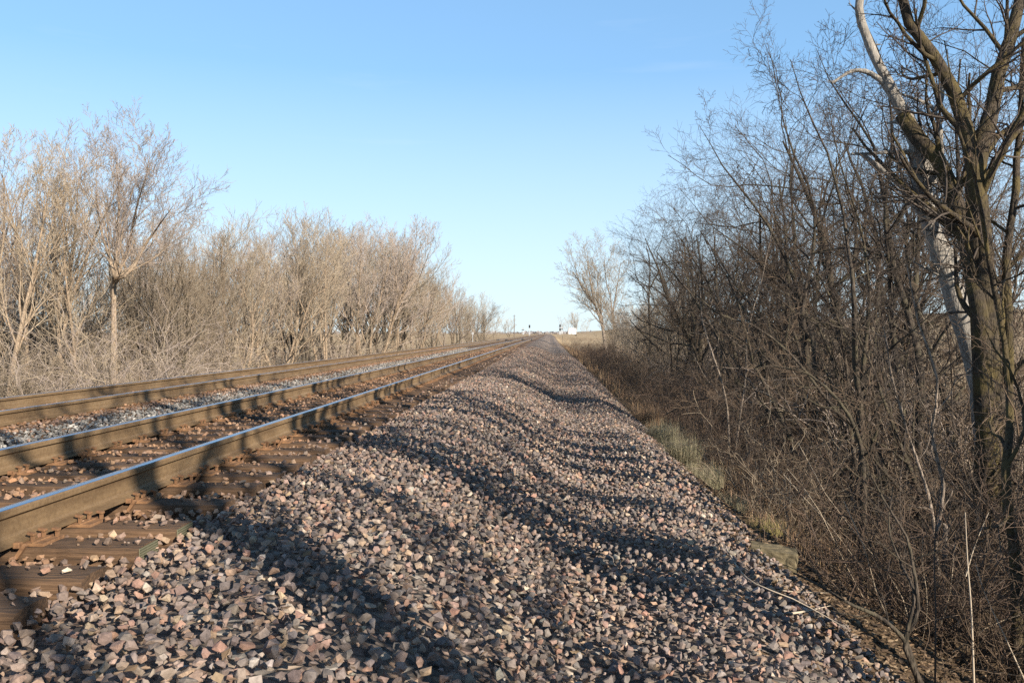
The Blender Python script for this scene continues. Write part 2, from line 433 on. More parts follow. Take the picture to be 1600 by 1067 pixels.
# ------------------------------------------------------------------ sleepers
m, n, l, b = new_mat('weathered_sleeper_wood')
v = coords(n, l, (0.5, 9, 9)); v2 = coords(n, l)
a1 = noise(n, l, v, 6, 6, 0.65); a2 = noise(n, l, v2, 3, 4)
r1 = ramp(n, l, a1.outputs[0], [(0.3, (0.03, 0.022, 0.016)), (0.5, (0.095, 0.059, 0.035)), (0.72, (0.17, 0.110, 0.066))])
r2 = ramp(n, l, a2.outputs[0], [(0.35, (0.6, 0.55, 0.5)), (0.65, (1.2, 1.1, 1.0))])
oi = n.new('ShaderNodeObjectInfo')
cc = mixc(n, l, 0.8, r1.outputs[0], r2.outputs[0], 'MULTIPLY')
hv = n.new('ShaderNodeHueSaturation'); mr = n.new('ShaderNodeMapRange'); mr.inputs[3].default_value = 0.75; mr.inputs[4].default_value = 1.25
l.new(oi.outputs['Random'], mr.inputs[0]); l.new(mr.outputs[0], hv.inputs['Value']); l.new(cc.outputs[2], hv.inputs['Color'])
l.new(hv.outputs[0], b.inputs['Base Color']); b.inputs['Roughness'].default_value = 0.9
bump(n, l, a1.outputs[0], b, 0.9, 0.012)
M['sleeper'] = m
m, n, l, b = new_mat('galvanised_end_plate')
ck = n.new('ShaderNodeTexVoronoi'); ck.inputs['Scale'].default_value = 75; ck.inputs['Randomness'].default_value = 0.1; l.new(coords(n, l, (1, 1, 1)), ck.inputs['Vector'])
r1 = ramp(n, l, ck.outputs['Distance'], [(0.30, (0.06, 0.057, 0.035)), (0.42, (0.23, 0.23, 0.155))])
l.new(r1.outputs[0], b.inputs['Base Color']); b.inputs['Metallic'].default_value = 0.35; b.inputs['Roughness'].default_value = 0.55
M['endplate'] = m

def timber_mesh():
    bm = bmesh.new()
    nx = 40
    prof = [(-0.115, -0.17), (0.115, -0.17), (0.117, -0.02), (0.104, 0.0), (0.05, 0.003), (-0.05, 0.002), (-0.104, -0.001), (-0.117, -0.02)]
    rings = []
    rr_ = random.Random(3)
    for i in range(nx + 1):
        x = -TIE_HALF + 2 * TIE_HALF * i / nx
        rings.append([bm.verts.new((x, y + rr_.uniform(-0.004, 0.004), z + rr_.uniform(-0.004, 0.003))) for y, z in prof])
    for i in range(nx):
        for j in range(8): bm.faces.new((rings[i][j], rings[i + 1][j], rings[i + 1][(j + 1) % 8], rings[i][(j + 1) % 8]))
    bm.faces.new(rings[0]); bm.faces.new(list(reversed(rings[-1])))
    bmesh.ops.recalc_face_normals(bm, faces=bm.faces)
    me = bpy.data.meshes.new('timber'); bm.to_mesh(me); bm.free(); return me
timber_me = timber_mesh()
proto = empty('sleeper', (TIE_C, tie_y[0], -0.205))
link('timber', timber_me, M['sleeper'], proto)
plate = MB().box((0, 0, 0.008), (0.37, 0.19, 0.018), bevel=0.004).box((0.128, 0, 0.018), (0.016, 0.19, 0.012), bevel=0.003).box((-0.128, 0, 0.018), (0.016, 0.19, 0.012), bevel=0.003)
pa = plate.build('tie_plate', M['iron'], proto); pa.location = (XA - TIE_C, 0, 0)
pb = link('tie_plate', pa.data, None, proto); pb.location = (XB - TIE_C, 0, 0)
spike = MB().box((0, 0, 0.018), (0.016, 0.016, 0.05)).box((-0.006, 0, 0.048), (0.040, 0.030, 0.014), Matrix.Rotation(R(12), 3, 'Y'), bevel=0.004)
sp0 = spike.build('spike', M['iron'], proto); sp0.location = (XA - TIE_C + 0.10, 0.045, 0.008)
for dx, dy, rz in ((0.10, -0.05, 0), (-0.10, 0.05, math.pi), (-0.10, -0.045, math.pi), (0.165, 0.06, 0)):
    q = link('spike', sp0.data, None, proto); q.location = (XA - TIE_C + dx, dy, 0.008); q.rotation_euler = (0, 0, rz)
for dx, dy, rz in ((0.10, 0.05, 0), (0.10, -0.045, 0), (-0.10, 0.0, math.pi)):
    q = link('spike', sp0.data, None, proto); q.location = (XB - TIE_C + dx, dy, 0.008); q.rotation_euler = (0, 0, rz)
bare = empty('sleeper', (0, 0, 0)); link('timber', timber_me, None, bare)
q = link('tie_plate', pa.data, None, bare); q.location = (XA - TIE_C, 0, 0)
q = link('tie_plate', pa.data, None, bare); q.location = (XB - TIE_C, 0, 0)
ORD = ['first', 'second', 'third', 'fourth', 'fifth', 'sixth', 'seventh', 'eighth', 'ninth', 'tenth', 'eleventh', 'twelfth', 'thirteenth', 'fourteenth', 'fifteenth', 'sixteenth', 'seventeenth', 'eighteenth', 'nineteenth', 'twentieth']
for i in range(21, 100):
    t = ['', '', 'twenty', 'thirty', 'forty', 'fifty', 'sixty', 'seventy', 'eighty', 'ninety'][i // 10]
    ORD.append((t[:-1] + 'ieth') if i % 10 == 0 else t + '-' + ORD[i % 10 - 1])
ep_me = None
for k, y in enumerate(tie_y):
    o = proto if k == 0 else copy_tree(proto if k < 26 else bare)
    dxr = 0 if k < 9 else random.uniform(-0.05, 0.04)
    o.location = (TIE_C + dxr * 0.5, y, -0.205 + random.uniform(-0.006, 0.0))
    o.rotation_euler = (0, 0, random.uniform(-0.02, 0.02))
    if k in (2, 3):
        if ep_me is None:
            e = MB().box((0, 0, 0), (0.004, 0.20, 0.075)).build('end_plate', M['endplate'], o); ep_me = e.data
        else: e = link('end_plate', ep_me, None, o)
        e.location = (TIE_HALF + 0.003, 0, -0.042)
    extra = ' with a green metal end plate' if k in (2, 3) else ''
    if k < 26: tag(o, f'wooden sleeper{extra}, {ORD[k]} from the camera on the near track', 'sleeper', 'sleepers of the near track')
    else: tag(o, 'small brown wooden sleeper far off under the near track', 'sleeper', 'distant sleepers of the near track')
for k, y in enumerate(far_y):
    o = bare if k == 0 else copy_tree(bare)
    o.location = (TIE_CF, y, ZF - 0.206 + random.uniform(-0.006, 0)); o.rotation_euler = (0, 0, random.uniform(-0.02, 0.02))
    tag(o, 'dusty brown wooden sleeper half hidden behind the rails of the far track', 'sleeper', 'sleepers of the far track')

# ------------------------------------------------------------------ loose ballast stones
def hull_templates(nt, npts, seed, flat):
    out = []
    r_ = random.Random(seed)
    for _ in range(nt):
        bm = bmesh.new()
        d = (1.0, r_.uniform(0.6, 0.95), r_.uniform(*flat))
        for i in range(npts):
            p = Vector((r_.gauss(0, 1), r_.gauss(0, 1), r_.gauss(0, 1))).normalized()
            q = max(abs(p.x), abs(p.y), abs(p.z))
            p = p / (q ** 0.55) * r_.uniform(0.72, 1.0)
            bm.verts.new((p.x * d[0], p.y * d[1], p.z * d[2]))
        h = bmesh.ops.convex_hull(bm, input=bm.verts)
        bmesh.ops.delete(bm, geom=list({g for g in h['geom_interior'] + h['geom_unused'] if isinstance(g, bmesh.types.BMVert)}), context='VERTS')
        bmesh.ops.triangulate(bm, faces=bm.faces)
        bmesh.ops.recalc_face_normals(bm, faces=bm.faces)
        bm.verts.index_update()
        out.append((np.array([v.co[:] for v in bm.verts]), np.array([[v.index for v in f.verts] for f in bm.faces])))
        bm.free()
    return out
T_NEAR = hull_templates(40, 13, 1, (0.5, 0.9)); T_FAR = hull_templates(12, 8, 2, (0.55, 0.9))
PAL = np.array([(0.085, 0.08, 0.080), (0.115, 0.105, 0.10), (0.15, 0.13, 0.12), (0.185, 0.155, 0.13), (0.21, 0.16, 0.135), (0.25, 0.175, 0.14), (0.27, 0.16, 0.115),
                (0.29, 0.21, 0.145), (0.31, 0.245, 0.18), (0.25, 0.235, 0.225), (0.47, 0.41, 0.34)])
PW = np.array([0.11, 0.14, 0.15, 0.14, 0.12, 0.10, 0.06, 0.07, 0.05, 0.04, 0.02]); PW /= PW.sum()

def rand_rot(k):
    q = rng.normal(size=(k, 4)); q /= np.linalg.norm(q, axis=1)[:, None]
    w, x, y, z = q.T
    return np.stack([np.stack([1 - 2 * (y * y + z * z), 2 * (x * y - z * w), 2 * (x * z + y * w)], -1),
                     np.stack([2 * (x * y + z * w), 1 - 2 * (x * x + z * z), 2 * (y * z - x * w)], -1),
                     np.stack([2 * (x * z - y * w), 2 * (y * z + x * w), 1 - 2 * (x * x + y * y)], -1)], 1)

def scatter_xy(y0, y1, dens):
    """points on the ballast inside the view plus a margin"""
    x0, x1 = -11.2, 2.15
    k = int((y1 - y0) * (x1 - x0) * dens)
    X = rng.uniform(x0, x1, k); Y = rng.uniform(y0, y1, k)
    left = np.tan(ang_of(-40)) * Y - 1.2
    keep = (X > left) & (X < toe(Y) + rng.normal(0, 0.16, k) + np.abs(rng.normal(0, 0.22, k)) * (rng.random(k) < 0.25) - 0.03)
    keep &= ~((np.abs(X - XA) < 0.06) | (np.abs(X - XB) < 0.06) | (np.abs(X - XC) < 0.06) | (np.abs(X - XD) < 0.06))
    return X[keep], Y[keep]

CELL = 0.02
def make_stones(name, bands, label):
    Xs, Ys, Ss, Ts = [], [], [], []
    for y0, y1, dens, smin, smax, near in bands:
        X, Y = scatter_xy(y0, y1, dens)
        s = np.exp(rng.uniform(np.log(smin), np.log(smax), len(X)))
        o = np.argsort(-s + rng.normal(0, 0.02, len(X))) if near else np.arange(len(X))
        Xs.append(X[o]); Ys.append(Y[o]); Ss.append(s[o]); Ts.append(np.full(len(X), near))
    X, Y, S, N = map(np.concatenate, (Xs, Ys, Ss, Ts))
    ty = np.array(tie_y); fy = np.array(far_y)
    def on_tie(x, y, s, c, t):
        i = np.clip(np.searchsorted(t, y), 1, len(t) - 1)
        d = np.minimum(np.abs(t[i] - y), np.abs(t[i - 1] - y))
        return (np.abs(x - c) < TIE_HALF + 0.6 * s) & (d < 0.112 + 0.55 * s)
    tie = (on_tie(X, Y, S, TIE_C, ty) & (rng.random(len(X)) > np.where(X < -2.95, 0.30, np.where(X > -2.35, 0.25, 0.03)))) | (on_tie(X, Y, S, TIE_CF, fy) & (rng.random(len(X)) > 0.2))
    ok = ~tie
    X, Y, S, N = X[ok], Y[ok], S[ok], N[ok]
    ont = on_tie(X, Y, 0 * S, TIE_C, ty); ontf = on_tie(X, Y, 0 * S, TIE_CF, fy)
    hx0, hy0 = -11.6, Y.min() - 0.3
    H = np.zeros((int((2.8 - hx0) / CELL) + 4, int((Y.max() + 0.6 - hy0) / CELL) + 4), np.float32)
    base = bed_z(X, Y)
    base = np.where(ont, -0.205, np.where(ontf, ZF - 0.206, base))
    Zc = np.zeros(len(X)); keep = np.ones(len(X), bool)
    I = ((X - hx0) / CELL).astype(int); J = ((Y - hy0) / CELL).astype(int)
    kern = {}
    for r_ in range(1, 6):
        g = np.arange(-r_, r_ + 1); d2 = (g[:, None] ** 2 + g[None, :] ** 2) / (r_ + 0.5) ** 2
        kern[r_] = np.where(d2 < 1, np.sqrt(np.clip(1 - d2, 0, 1)), -9).astype(np.float32)
    lim = np.where(ont | ontf, 0.02, np.where((X < -2.0) & (X > -5.0), np.where(X > -2.95, 0.066, 0.075), 0.10))
    for i in range(len(X)):
        rc = min(5, max(1, int(S[i] * 0.9 / CELL + 0.5)))
        a, c = I[i], J[i]
        w = H[a - rc:a + rc + 1, c - rc:c + rc + 1]
        hm = float(w.mean()) * 0.85 + 0.15 * float(w.max())
        if hm > lim[i]: keep[i] = False; continue
        zc = hm + S[i] * 0.20
        Zc[i] = zc
        np.maximum(w, zc + kern[rc] * (S[i] * 0.40), out=w)
    X, Y, S, N, Zc, base = X[keep], Y[keep], S[keep], N[keep], Zc[keep], base[keep]
    k = len(X)
    print(name, k)
    ci = rng.choice(len(PAL), size=k, p=PW)
    col = PAL[ci] * np.array([1.44, 1.37, 1.31]) * np.exp(rng.normal(0, 0.14, (k, 1))) * np.exp(rng.normal(0, 0.03, (k, 3)))
    col = col * 0.66 + np.array([0.205, 0.168, 0.158]) * 0.34
    # rust dust by the rails, granite between the tracks
    dr = np.minimum.reduce([np.abs(X - XA - 0.05), np.abs(X - XB), np.abs(X - XC), np.abs(X - XD)])
    gauge = ((X < XA + 0.1) & (X > XB)) | ((X < XC) & (X > XD))
    f = np.clip(np.exp(-np.clip(dr - 0.12, 0, 9) / 0.42) * 0.9 + np.where(gauge, 0.45, 0), 0, 0.85) * rng.uniform(0.5, 1.0, k)
    rust = np.array([(0.27, 0.145, 0.07)]) * np.exp(rng.normal(0, 0.25, (k, 1)))
    col = col * (1 - f[:, None]) + rust * f[:, None]
    mid = (X < -4.95) & (X > -6.35)
    gr = np.array([(0.235, 0.225, 0.21)]) * np.exp(rng.normal(0, 0.35, (k, 1)))
    col = np.where((mid & (rng.random(k) < 0.85))[:, None], gr, col)
    Rm = rand_rot(k)
    P = np.stack([X, Y, base + Zc], -1)
    VV, FF, CC, off = [], [], [], 0
    for near, temps in ((True, T_NEAR), (False, T_FAR)):
        tid = rng.integers(0, len(temps), k)
        for t, (tv, tf) in enumerate(temps):
            s = np.where((tid == t) & (N == near))[0]
            if not len(s): continue
            v = np.einsum('kij,nj->kni', Rm[s], tv) * S[s][:, None, None] * 0.54
            v[:, :, 2] *= 0.85
            v += P[s][:, None, :]
            VV.append(v.reshape(-1, 3)); CC.append(np.repeat(col[s], len(tv), 0))
            FF.append((tf[None] + (np.arange(len(s)) * len(tv))[:, None, None] + off).reshape(-1, 3))
            off += len(s) * len(tv)
    o = link(name, mesh_np(name, np.concatenate(VV), FF, False, np.concatenate(CC)), M['stone'])
    return tag(o, label, 'gravel', kind='stuff')
make_stones('ballast_gravel', [(1.2, 9, 5600, 0.014, 0.061, True), (9, 20, 1900, 0.024, 0.066, True), (20, 34, 560, 0.042, 0.085, False), (34, 62, 230, 0.06, 0.11, False)],
            'loose pink grey and brown crushed stones spread over the embankment')

# ------------------------------------------------------------------ bare trees
def norm(a): return a / np.maximum(np.linalg.norm(a, axis=-1, keepdims=True), 1e-9)
def march(P0, D0, L, nseg, wander, up, rnd, lean=None):
    k = len(P0)
    P = np.empty((k, nseg + 1, 3)); P[:, 0] = P0
    D = D0.copy(); step = (L / nseg)[:, None]
    for i in range(nseg):
        D = D + rnd.normal(0, wander, (k, 3)); D[:, 2] += up
        if lean is not None: D = D + lean
        D = norm(D); P[:, i + 1] = P[:, i] + D * step
    return P
def children(P, Rr, L, spec, rnd, rmin):
    """spec: k, t0, t1, amin, amax, ratio, fall, nseg, wander, up, rratio"""
    kk, t0, t1, amin, amax, ratio, fall, nseg, wander, up, rratio = spec[:11]
    lean = spec[11] if len(spec) > 11 else None
    N, m1 = P.shape[0], P.shape[1]; m = m1 - 1
    t = t0 + (t1 - t0) * (np.arange(kk)[None, :] + rnd.random((N, kk))) / kk
    f = np.clip(t * m, 0, m - 1e-4); i = f.astype(int); w = (f - i)[..., None]
    n_ = np.arange(N)[:, None]
    p = P[n_, i] * (1 - w) + P[n_, i + 1] * w
    T = norm(P[n_, i + 1] - P[n_, i])
    r = Rr[n_, i] * (1 - w[..., 0]) + Rr[n_, i + 1] * w[..., 0]
    ref = norm(rnd.normal(size=(N, 1, 3)) + np.zeros((N, kk, 3)))
    U = norm(np.cross(T, ref)); V = np.cross(T, U)
    ph = np.arange(kk)[None, :] * 2.4 + rnd.uniform(0, 6.28, (N, 1)) + rnd.normal(0, 0.35, (N, kk))
    a = rnd.uniform(amin, amax, (N, kk))
    D = T * np.cos(a)[..., None] + (U * np.cos(ph)[..., None] + V * np.sin(ph)[..., None]) * np.sin(a)[..., None]
    Lc = L[:, None] * ratio * (1 - fall * t) * rnd.uniform(0.65, 1.25, (N, kk))
    k = N * kk
    Pc = march(p.reshape(k, 3), D.reshape(k, 3), Lc.reshape(k), nseg, wander, up, rnd, lean)
    r0 = np.maximum((r * rratio).reshape(k) * rnd.uniform(0.8, 1.1, k), rmin)
    Rc = np.maximum(r0[:, None] * np.linspace(1, 0.35, nseg + 1)[None, :], rmin * 0.7)
    return Pc, Rc, Lc.reshape(k)
def tubes(P, Rr, s, rnd=None, lump=0.0):
    k, m1 = P.shape[:2]
    T = np.empty_like(P); T[:, 1:-1] = P[:, 2:] - P[:, :-2]; T[:, 0] = P[:, 1] - P[:, 0]; T[:, -1] = P[:, -1] - P[:, -2]
    T = norm(T)
    ref = norm(np.cross(T[:, 0], np.array([0.31, 0.87, 0.38]) + 0 * T[:, 0]))[:, None, :]
    U = norm(ref - (ref * T).sum(-1, keepdims=True) * T); V = np.cross(T, U)
    a = np.arange(s) * 2 * math.pi / s
    rad = Rr[:, :, None] * np.ones(s)
    if lump: rad = rad * (1 + lump * rnd.normal(size=rad.shape))
    X = P[:, :, None, :] + rad[..., None] * (U[:, :, None, :] * np.cos(a)[None, None, :, None] + V[:, :, None, :] * np.sin(a)[None, None, :, None])
    b0 = (np.arange(k)[:, None, None] * m1 + np.arange(m1 - 1)[None, :, None]) * s
    j = np.arange(s)[None, None, :]; j2 = (j + 1) % s
    F = np.stack([b0 + j, b0 + j2, b0 + s + j2, b0 + s + j], -1).reshape(-1, 4)
    return X.reshape(-1, 3), F
def join(parts):
    V, F, off = [], [], 0
    for v, f in parts:
        V.append(v); F.append(f + off); off += len(v)
    return np.concatenate(V), [np.concatenate(F)]

def spline(pts, m):
    """Catmull-Rom through pts, m segments evenly spaced"""
    P = np.array([tuple(p) for p in pts], float)
    Q = np.concatenate([[2 * P[0] - P[1]], P, [2 * P[-1] - P[-2]]])
    out = []
    for i in range(1, len(Q) - 2):
        t = np.linspace(0, 1, 14, endpoint=False)[:, None]
        out.append(0.5 * ((2 * Q[i]) + (-Q[i - 1] + Q[i + 1]) * t + (2 * Q[i - 1] - 5 * Q[i] + 4 * Q[i + 1] - Q[i + 2]) * t * t + (-Q[i - 1] + 3 * Q[i] - 3 * Q[i + 1] + Q[i + 2]) * t ** 3))
    out = np.concatenate(out + [P[-1:]])
    d = np.concatenate([[0], np.cumsum(np.linalg.norm(np.diff(out, axis=0), axis=1))])
    u = np.linspace(0, d[-1], m + 1)
    return np.stack([np.interp(u, d, out[:, c]) for c in range(3)], -1), d[-1]

def tree_meshes(seed, stems, specs, rmin, trunk_levels=1, sides=(9, 6, 4, 3, 3, 3)):
    """stems: (P, R, L) arrays of level 0; returns trunk mesh and crown mesh"""
    rnd = np.random.default_rng(seed)
    lv = [stems]
    for sp_ in specs: lv.append(children(*lv[-1], sp_, rnd, rmin))
    tr = [tubes(p, r, sides[i], rnd, 0.05 if i == 0 else 0) for i, (p, r, _) in enumerate(lv[:trunk_levels + 1])]
    cr = [tubes(p, r, sides[min(i, 5)]) for i, (p, r, _) in enumerate(lv) if i > trunk_levels]
    return mesh_np('trunk', *join(tr), smooth=True), (mesh_np('crown', *join(cr), smooth=True) if cr else None)

def stems_up(seed, H, k, spread, r0, wander=0.07, up=0.05, lean=(0, 0, 0), nseg=12, hvar=0.25):
    rnd = np.random.default_rng(seed + 1000)
    ph = rnd.uniform(0, 6.28) + np.arange(k) * 6.283 / k + rnd.normal(0, 0.3, k)
    a = spread * rnd.uniform(0.4, 1.2, k) if k > 1 else np.array([rnd.uniform(0, spread)])
    D = np.stack([np.sin(a) * np.cos(ph), np.sin(a) * np.sin(ph), np.cos(a)], -1) + np.array(lean) * 1.0
    D = norm(D)
    P0 = np.stack([np.cos(ph), np.sin(ph), 0 * ph], -1) * (0.9 * r0 if k > 1 else 0)
    P0[:, 2] -= 0.25
    L = H * (1 - hvar * rnd.random(k)); L[0] = H
    P = march(P0, D, L, nseg, wander, up, rnd, np.array(lean) * 0.12)
    rr = r0 * (0.65 if k > 1 else 1) * (L / H)
    t = np.linspace(0, 1, nseg + 1)
    Rr = rr[:, None] * (1 - 0.86 * t[None, :] ** 0.85)
    Rr[:, 0] *= 1.35
    return P, Rr, L

#            k   t0   t1   amin amax ratio fall nseg wand  up   rr
FINE = 1.0
def specs_tall(lim=10):      # upright, steep forks
    return [(lim, 0.25, 0.97, 0.3, 0.65, 0.48, 0.55, 8, 0.09, 0.10, 0.58), (7, 0.2, 0.98, 0.35, 0.8, 0.50, 0.45, 6, 0.10, 0.07, 0.58),
            (6, 0.15, 0.98, 0.35, 0.8, 0.52, 0.4, 4, 0.08, 0.05, 0.6), (4, 0.15, 1.0, 0.3, 0.7, 0.55, 0.35, 3, 0.06, 0.04, 0.7)]
def specs_bushy(lim=8):      # rounded thicket tree, long upswept shoots
    return [(lim, 0.15, 0.95, 0.35, 0.85, 0.56, 0.5, 7, 0.09, 0.10, 0.6), (7, 0.15, 0.98, 0.35, 0.8, 0.52, 0.4, 5, 0.08, 0.09, 0.6),
            (6, 0.12, 0.98, 0.3, 0.75, 0.52, 0.35, 4, 0.07, 0.07, 0.62), (3, 0.15, 1.0, 0.3, 0.7, 0.6, 0.3, 3, 0.06, 0.05, 0.75)]
def specs_arch(lim=9, lean=(0, 0, 0), thin=False):       # spreading, arching toward the light
    ln = np.array(lean)
    sp_ = [(lim, 0.12, 0.97, 0.5, 1.2, 0.52, 0.35, 8, 0.20, 0.05, 0.55, ln * 0.08), (7, 0.2, 0.98, 0.45, 1.05, 0.50, 0.4, 6, 0.16, 0.025, 0.52, ln * 0.05),
            (6, 0.15, 0.98, 0.4, 0.9, 0.54, 0.35, 4, 0.11, 0.03, 0.6), (4, 0.15, 1.0, 0.35, 0.85, 0.6, 0.3, 3, 0.09, 0.03, 0.75)]
    return sp_[:2] + [(4,) + sp_[2][1:]] if thin else sp_

def top_of(meshes):
    z = np.empty(len(meshes[1].vertices) * 3, np.float32); meshes[1].vertices.foreach_get('co', z)
    return float(np.percentile(z[2::3], 99.5))
def place(name, meshes, mats, loc, rz=0.0, s=(1, 1, 1)):
    root = empty(name, loc, rz); root.scale = s
    for nm, me, mt in zip(('trunk', 'crown'), meshes, mats):
        if me is None: continue
        if not me.materials: me.materials.append(mt)
        link(nm, me, None, root)
    return root

LIB = {}
for i in range(4):
    k = (1, 2, 1, 2)[i]
    st = stems_up(70 + i, 12, k, 0.10, 0.17, 0.012, 0.03, (-0.03, 0, 0))
    st = (st[0], st[1][:, :1] / 1.35 * (1 - 0.75 * np.linspace(0, 1, 13)[None, :] ** 2.2), st[2])
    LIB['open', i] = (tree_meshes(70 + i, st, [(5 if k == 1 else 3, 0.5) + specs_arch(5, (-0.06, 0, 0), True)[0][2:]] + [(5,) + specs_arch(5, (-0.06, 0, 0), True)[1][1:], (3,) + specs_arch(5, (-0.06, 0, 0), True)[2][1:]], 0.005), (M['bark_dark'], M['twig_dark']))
for i in range(6):
    k = (1, 2, 3, 1, 2, 4)[i]
    LIB['tall', i] = (tree_meshes(10 + i, stems_up(10 + i, 10, k, 0.22, 0.15, 0.05, 0.05), specs_tall(12 if k == 1 else 9 if k < 4 else 7), 0.006), (M['bark_tan'], M[('twig_pink', 'twig_tan')[i % 2]]))
for i in range(7):
    k = (3, 4, 2, 4, 3, 3, 4)[i]
    LIB['bushy', i] = (tree_meshes(30 + i, stems_up(30 + i, 8, k, 0.42, 0.15, 0.08, 0.05), specs_bushy(9), 0.0062), (M[('bark_tan', 'bark_dark', 'bark_grey')[i % 3]], M[('twig_tan', 'twig_grey', 'twig_straw', 'twig_pink', 'twig_tan', 'twig_grey', 'twig_straw')[i]]))
for i in range(7):
    k = (1, 2, 1, 3, 2, 1, 3)[i]
    ln = (-0.05 - 0.03 * (i % 3), -0.01, 0.0)
    LIB['arch', i] = (tree_meshes(50 + i, stems_up(50 + i, 10, k, 0.24, 0.19, 0.085, 0.04, ln, 14), specs_arch(11 if k == 1 else 7, ln), 0.0038), (M['bark_dark'], M[('twig_dark', 'twig_mid')[i % 2]]))

for i in range(5):
    LIB['young', i] = (tree_meshes(120 + i, stems_up(120 + i, 6, (1, 2, 1, 2, 1)[i], 0.3, 0.085, 0.11, 0.03, (-0.08, 0, 0)), [(8, 0.2, 0.98, 0.5, 1.15, 0.5, 0.4, 8, 0.2, 0.03, 0.55), (6, 0.2, 0.98, 0.4, 1.0, 0.5, 0.4, 6, 0.16, 0.02, 0.55), (4, 0.15, 1, 0.4, 0.9, 0.5, 0.3, 4, 0.12, 0.02, 0.65)], 0.0042), (M['bark_dark'], M[('twig_dark', 'twig_mid')[i % 2]]))
HT = {q: top_of(v_[0]) for q, v_ in LIB.items()}
# ---- left thicket: image column, distance, image row of the top, kind
def hgt(top, Y, base): return (VPY - top) / FPX * Y + CAMZ - base
left_trees = [(-120, 30, 195, 'tall'), (-50, 33, 180, 'tall'), (-15, 30, 205, 'tall'), (8, 27, 205, 'tall'), (36, 33, 200, 'tall'), (62, 30, 188, 'tall'), (90, 35, 205, 'tall'), (116, 29, 200, 'tall'), (205, 38, 240, 'tall'), (182, 28, 172, 'big'), (232, 36, 255, 'tall'), (268, 33, 330, 'bushy'),
              (85, 42, 290, 'bushy'), (300, 44, 365, 'bushy'), (335, 39, 350, 'bushy'), (372, 42, 338, 'bushy'), (403, 44, 345, 'tall'), (440, 47, 335, 'bushy'), (474, 50, 330, 'bushy'),
              (505, 52, 325, 'tall'), (535, 56, 335, 'bushy'), (556, 58, 335, 'tall'), (580, 62, 338, 'bushy'), (602, 66, 345, 'bushy'), (618, 72, 348, 'tall'), (637, 78, 375, 'bushy'), (652, 82, 395, 'bushy'),
              (664, 92, 420, 'bushy'), (676, 98, 440, 'bushy'), (690, 108, 446, 'bushy'), (702, 118, 450, 'bushy'), (713, 126, 452, 'bushy'), (724, 134, 460, 'bushy'), (734, 145, 466, 'bushy'), (744, 156, 472, 'bushy'), (753, 168, 478, 'bushy'), (762, 180, 484, 'bushy')]
left_trees += [(-30, 36, 400, 'bushy'), (24, 38, 385, 'bushy'), (70, 34, 410, 'bushy'), (130, 37, 395, 'bushy'), (165, 40, 405, 'bushy'), (215, 34, 400, 'bushy'), (248, 40, 385, 'bushy'), (285, 36, 400, 'bushy'), (320, 48, 405, 'bushy')]
left_trees.sort(key=lambda t: t[0])
ct = cb = 0
for k, (px, Y, top, kind) in enumerate(left_trees):
    X = at(px, Y); gz = float(ground_z(X, Y))
    H = hgt(top, Y, gz) * (1.1 if Y > 85 else 1.0)
    rnk = ORD[k] if k < len(ORD) else str(k)
    look = {'tall': 'tall upright bare tree', 'bushy': 'round bare tree with tan twigs', 'big': 'tallest bare tree of the thicket, trunk forking high up'}[kind]
    if kind == 'big':
        P = [np.array(at3(px - 4, py, Y)) for py in (612, 540, 470, 440)]
        st = []
        for tops in ([(178, 390), (182, 320), (178, 260), (172, 225)], [(194, 395), (208, 330), (226, 270), (242, 230)], [(200, 425), (222, 385), (246, 350), (268, 320)], [(172, 420), (154, 360), (146, 300), (148, 245)]):
            pts = [Vector(p) for p in P] + [at3(a_ + 4, b_, Y + rng.uniform(-1.5, 1.5)) for a_, b_ in tops]
            q, L = spline(pts, 16); st.append((q, L))
        base = Vector((X, Y, gz))
        Ps = np.stack([q for q, _ in st]) - np.array(base); Ls = np.array([L for _, L in st])
        Rs = np.stack([0.15 * (1 - np.linspace(0, 1, 17) ** 0.6) + 0.005] * 4)
        me = tree_meshes(90, (Ps, Rs, Ls * 0.8), [(10, 0.38, 0.98, 0.3, 0.65, 0.36, 0.4, 8, 0.10, 0.08, 0.42), (8, 0.2, 0.98, 0.4, 0.85, 0.55, 0.4, 6, 0.10, 0.05, 0.5)] + specs_tall()[2:], 0.0055)
        o = place('bare_tree', me, (M['bark_tan'], M['twig_pink']), base)
        lab = 'tall bare tree with pale forking trunk, highest in the thicket across the tracks'
    else:
        if kind == 'tall': me, mt = LIB['tall', ct % 6]; h0 = HT['tall', ct % 6]; ct += 1
        else: me, mt = LIB['bushy', cb % 7]; h0 = HT['bushy', cb % 7]; cb += 1
        s = H / h0
        o = place('bare_tree', me, mt, (X, Y, gz), rng.uniform(0, 6.28), (s * rng.uniform(0.9, 1.15),) * 2 + (s,))
        vis = [t for t in left_trees if t[0] >= 0]
        lab = (f'{look}, {ORD[vis.index(left_trees[k])]} from the left edge across the tracks' if px >= 0 else f'{look} just past the left edge, beyond the tracks')
    tag(o, lab, 'tree', 'bare trees in the thicket across the tracks')
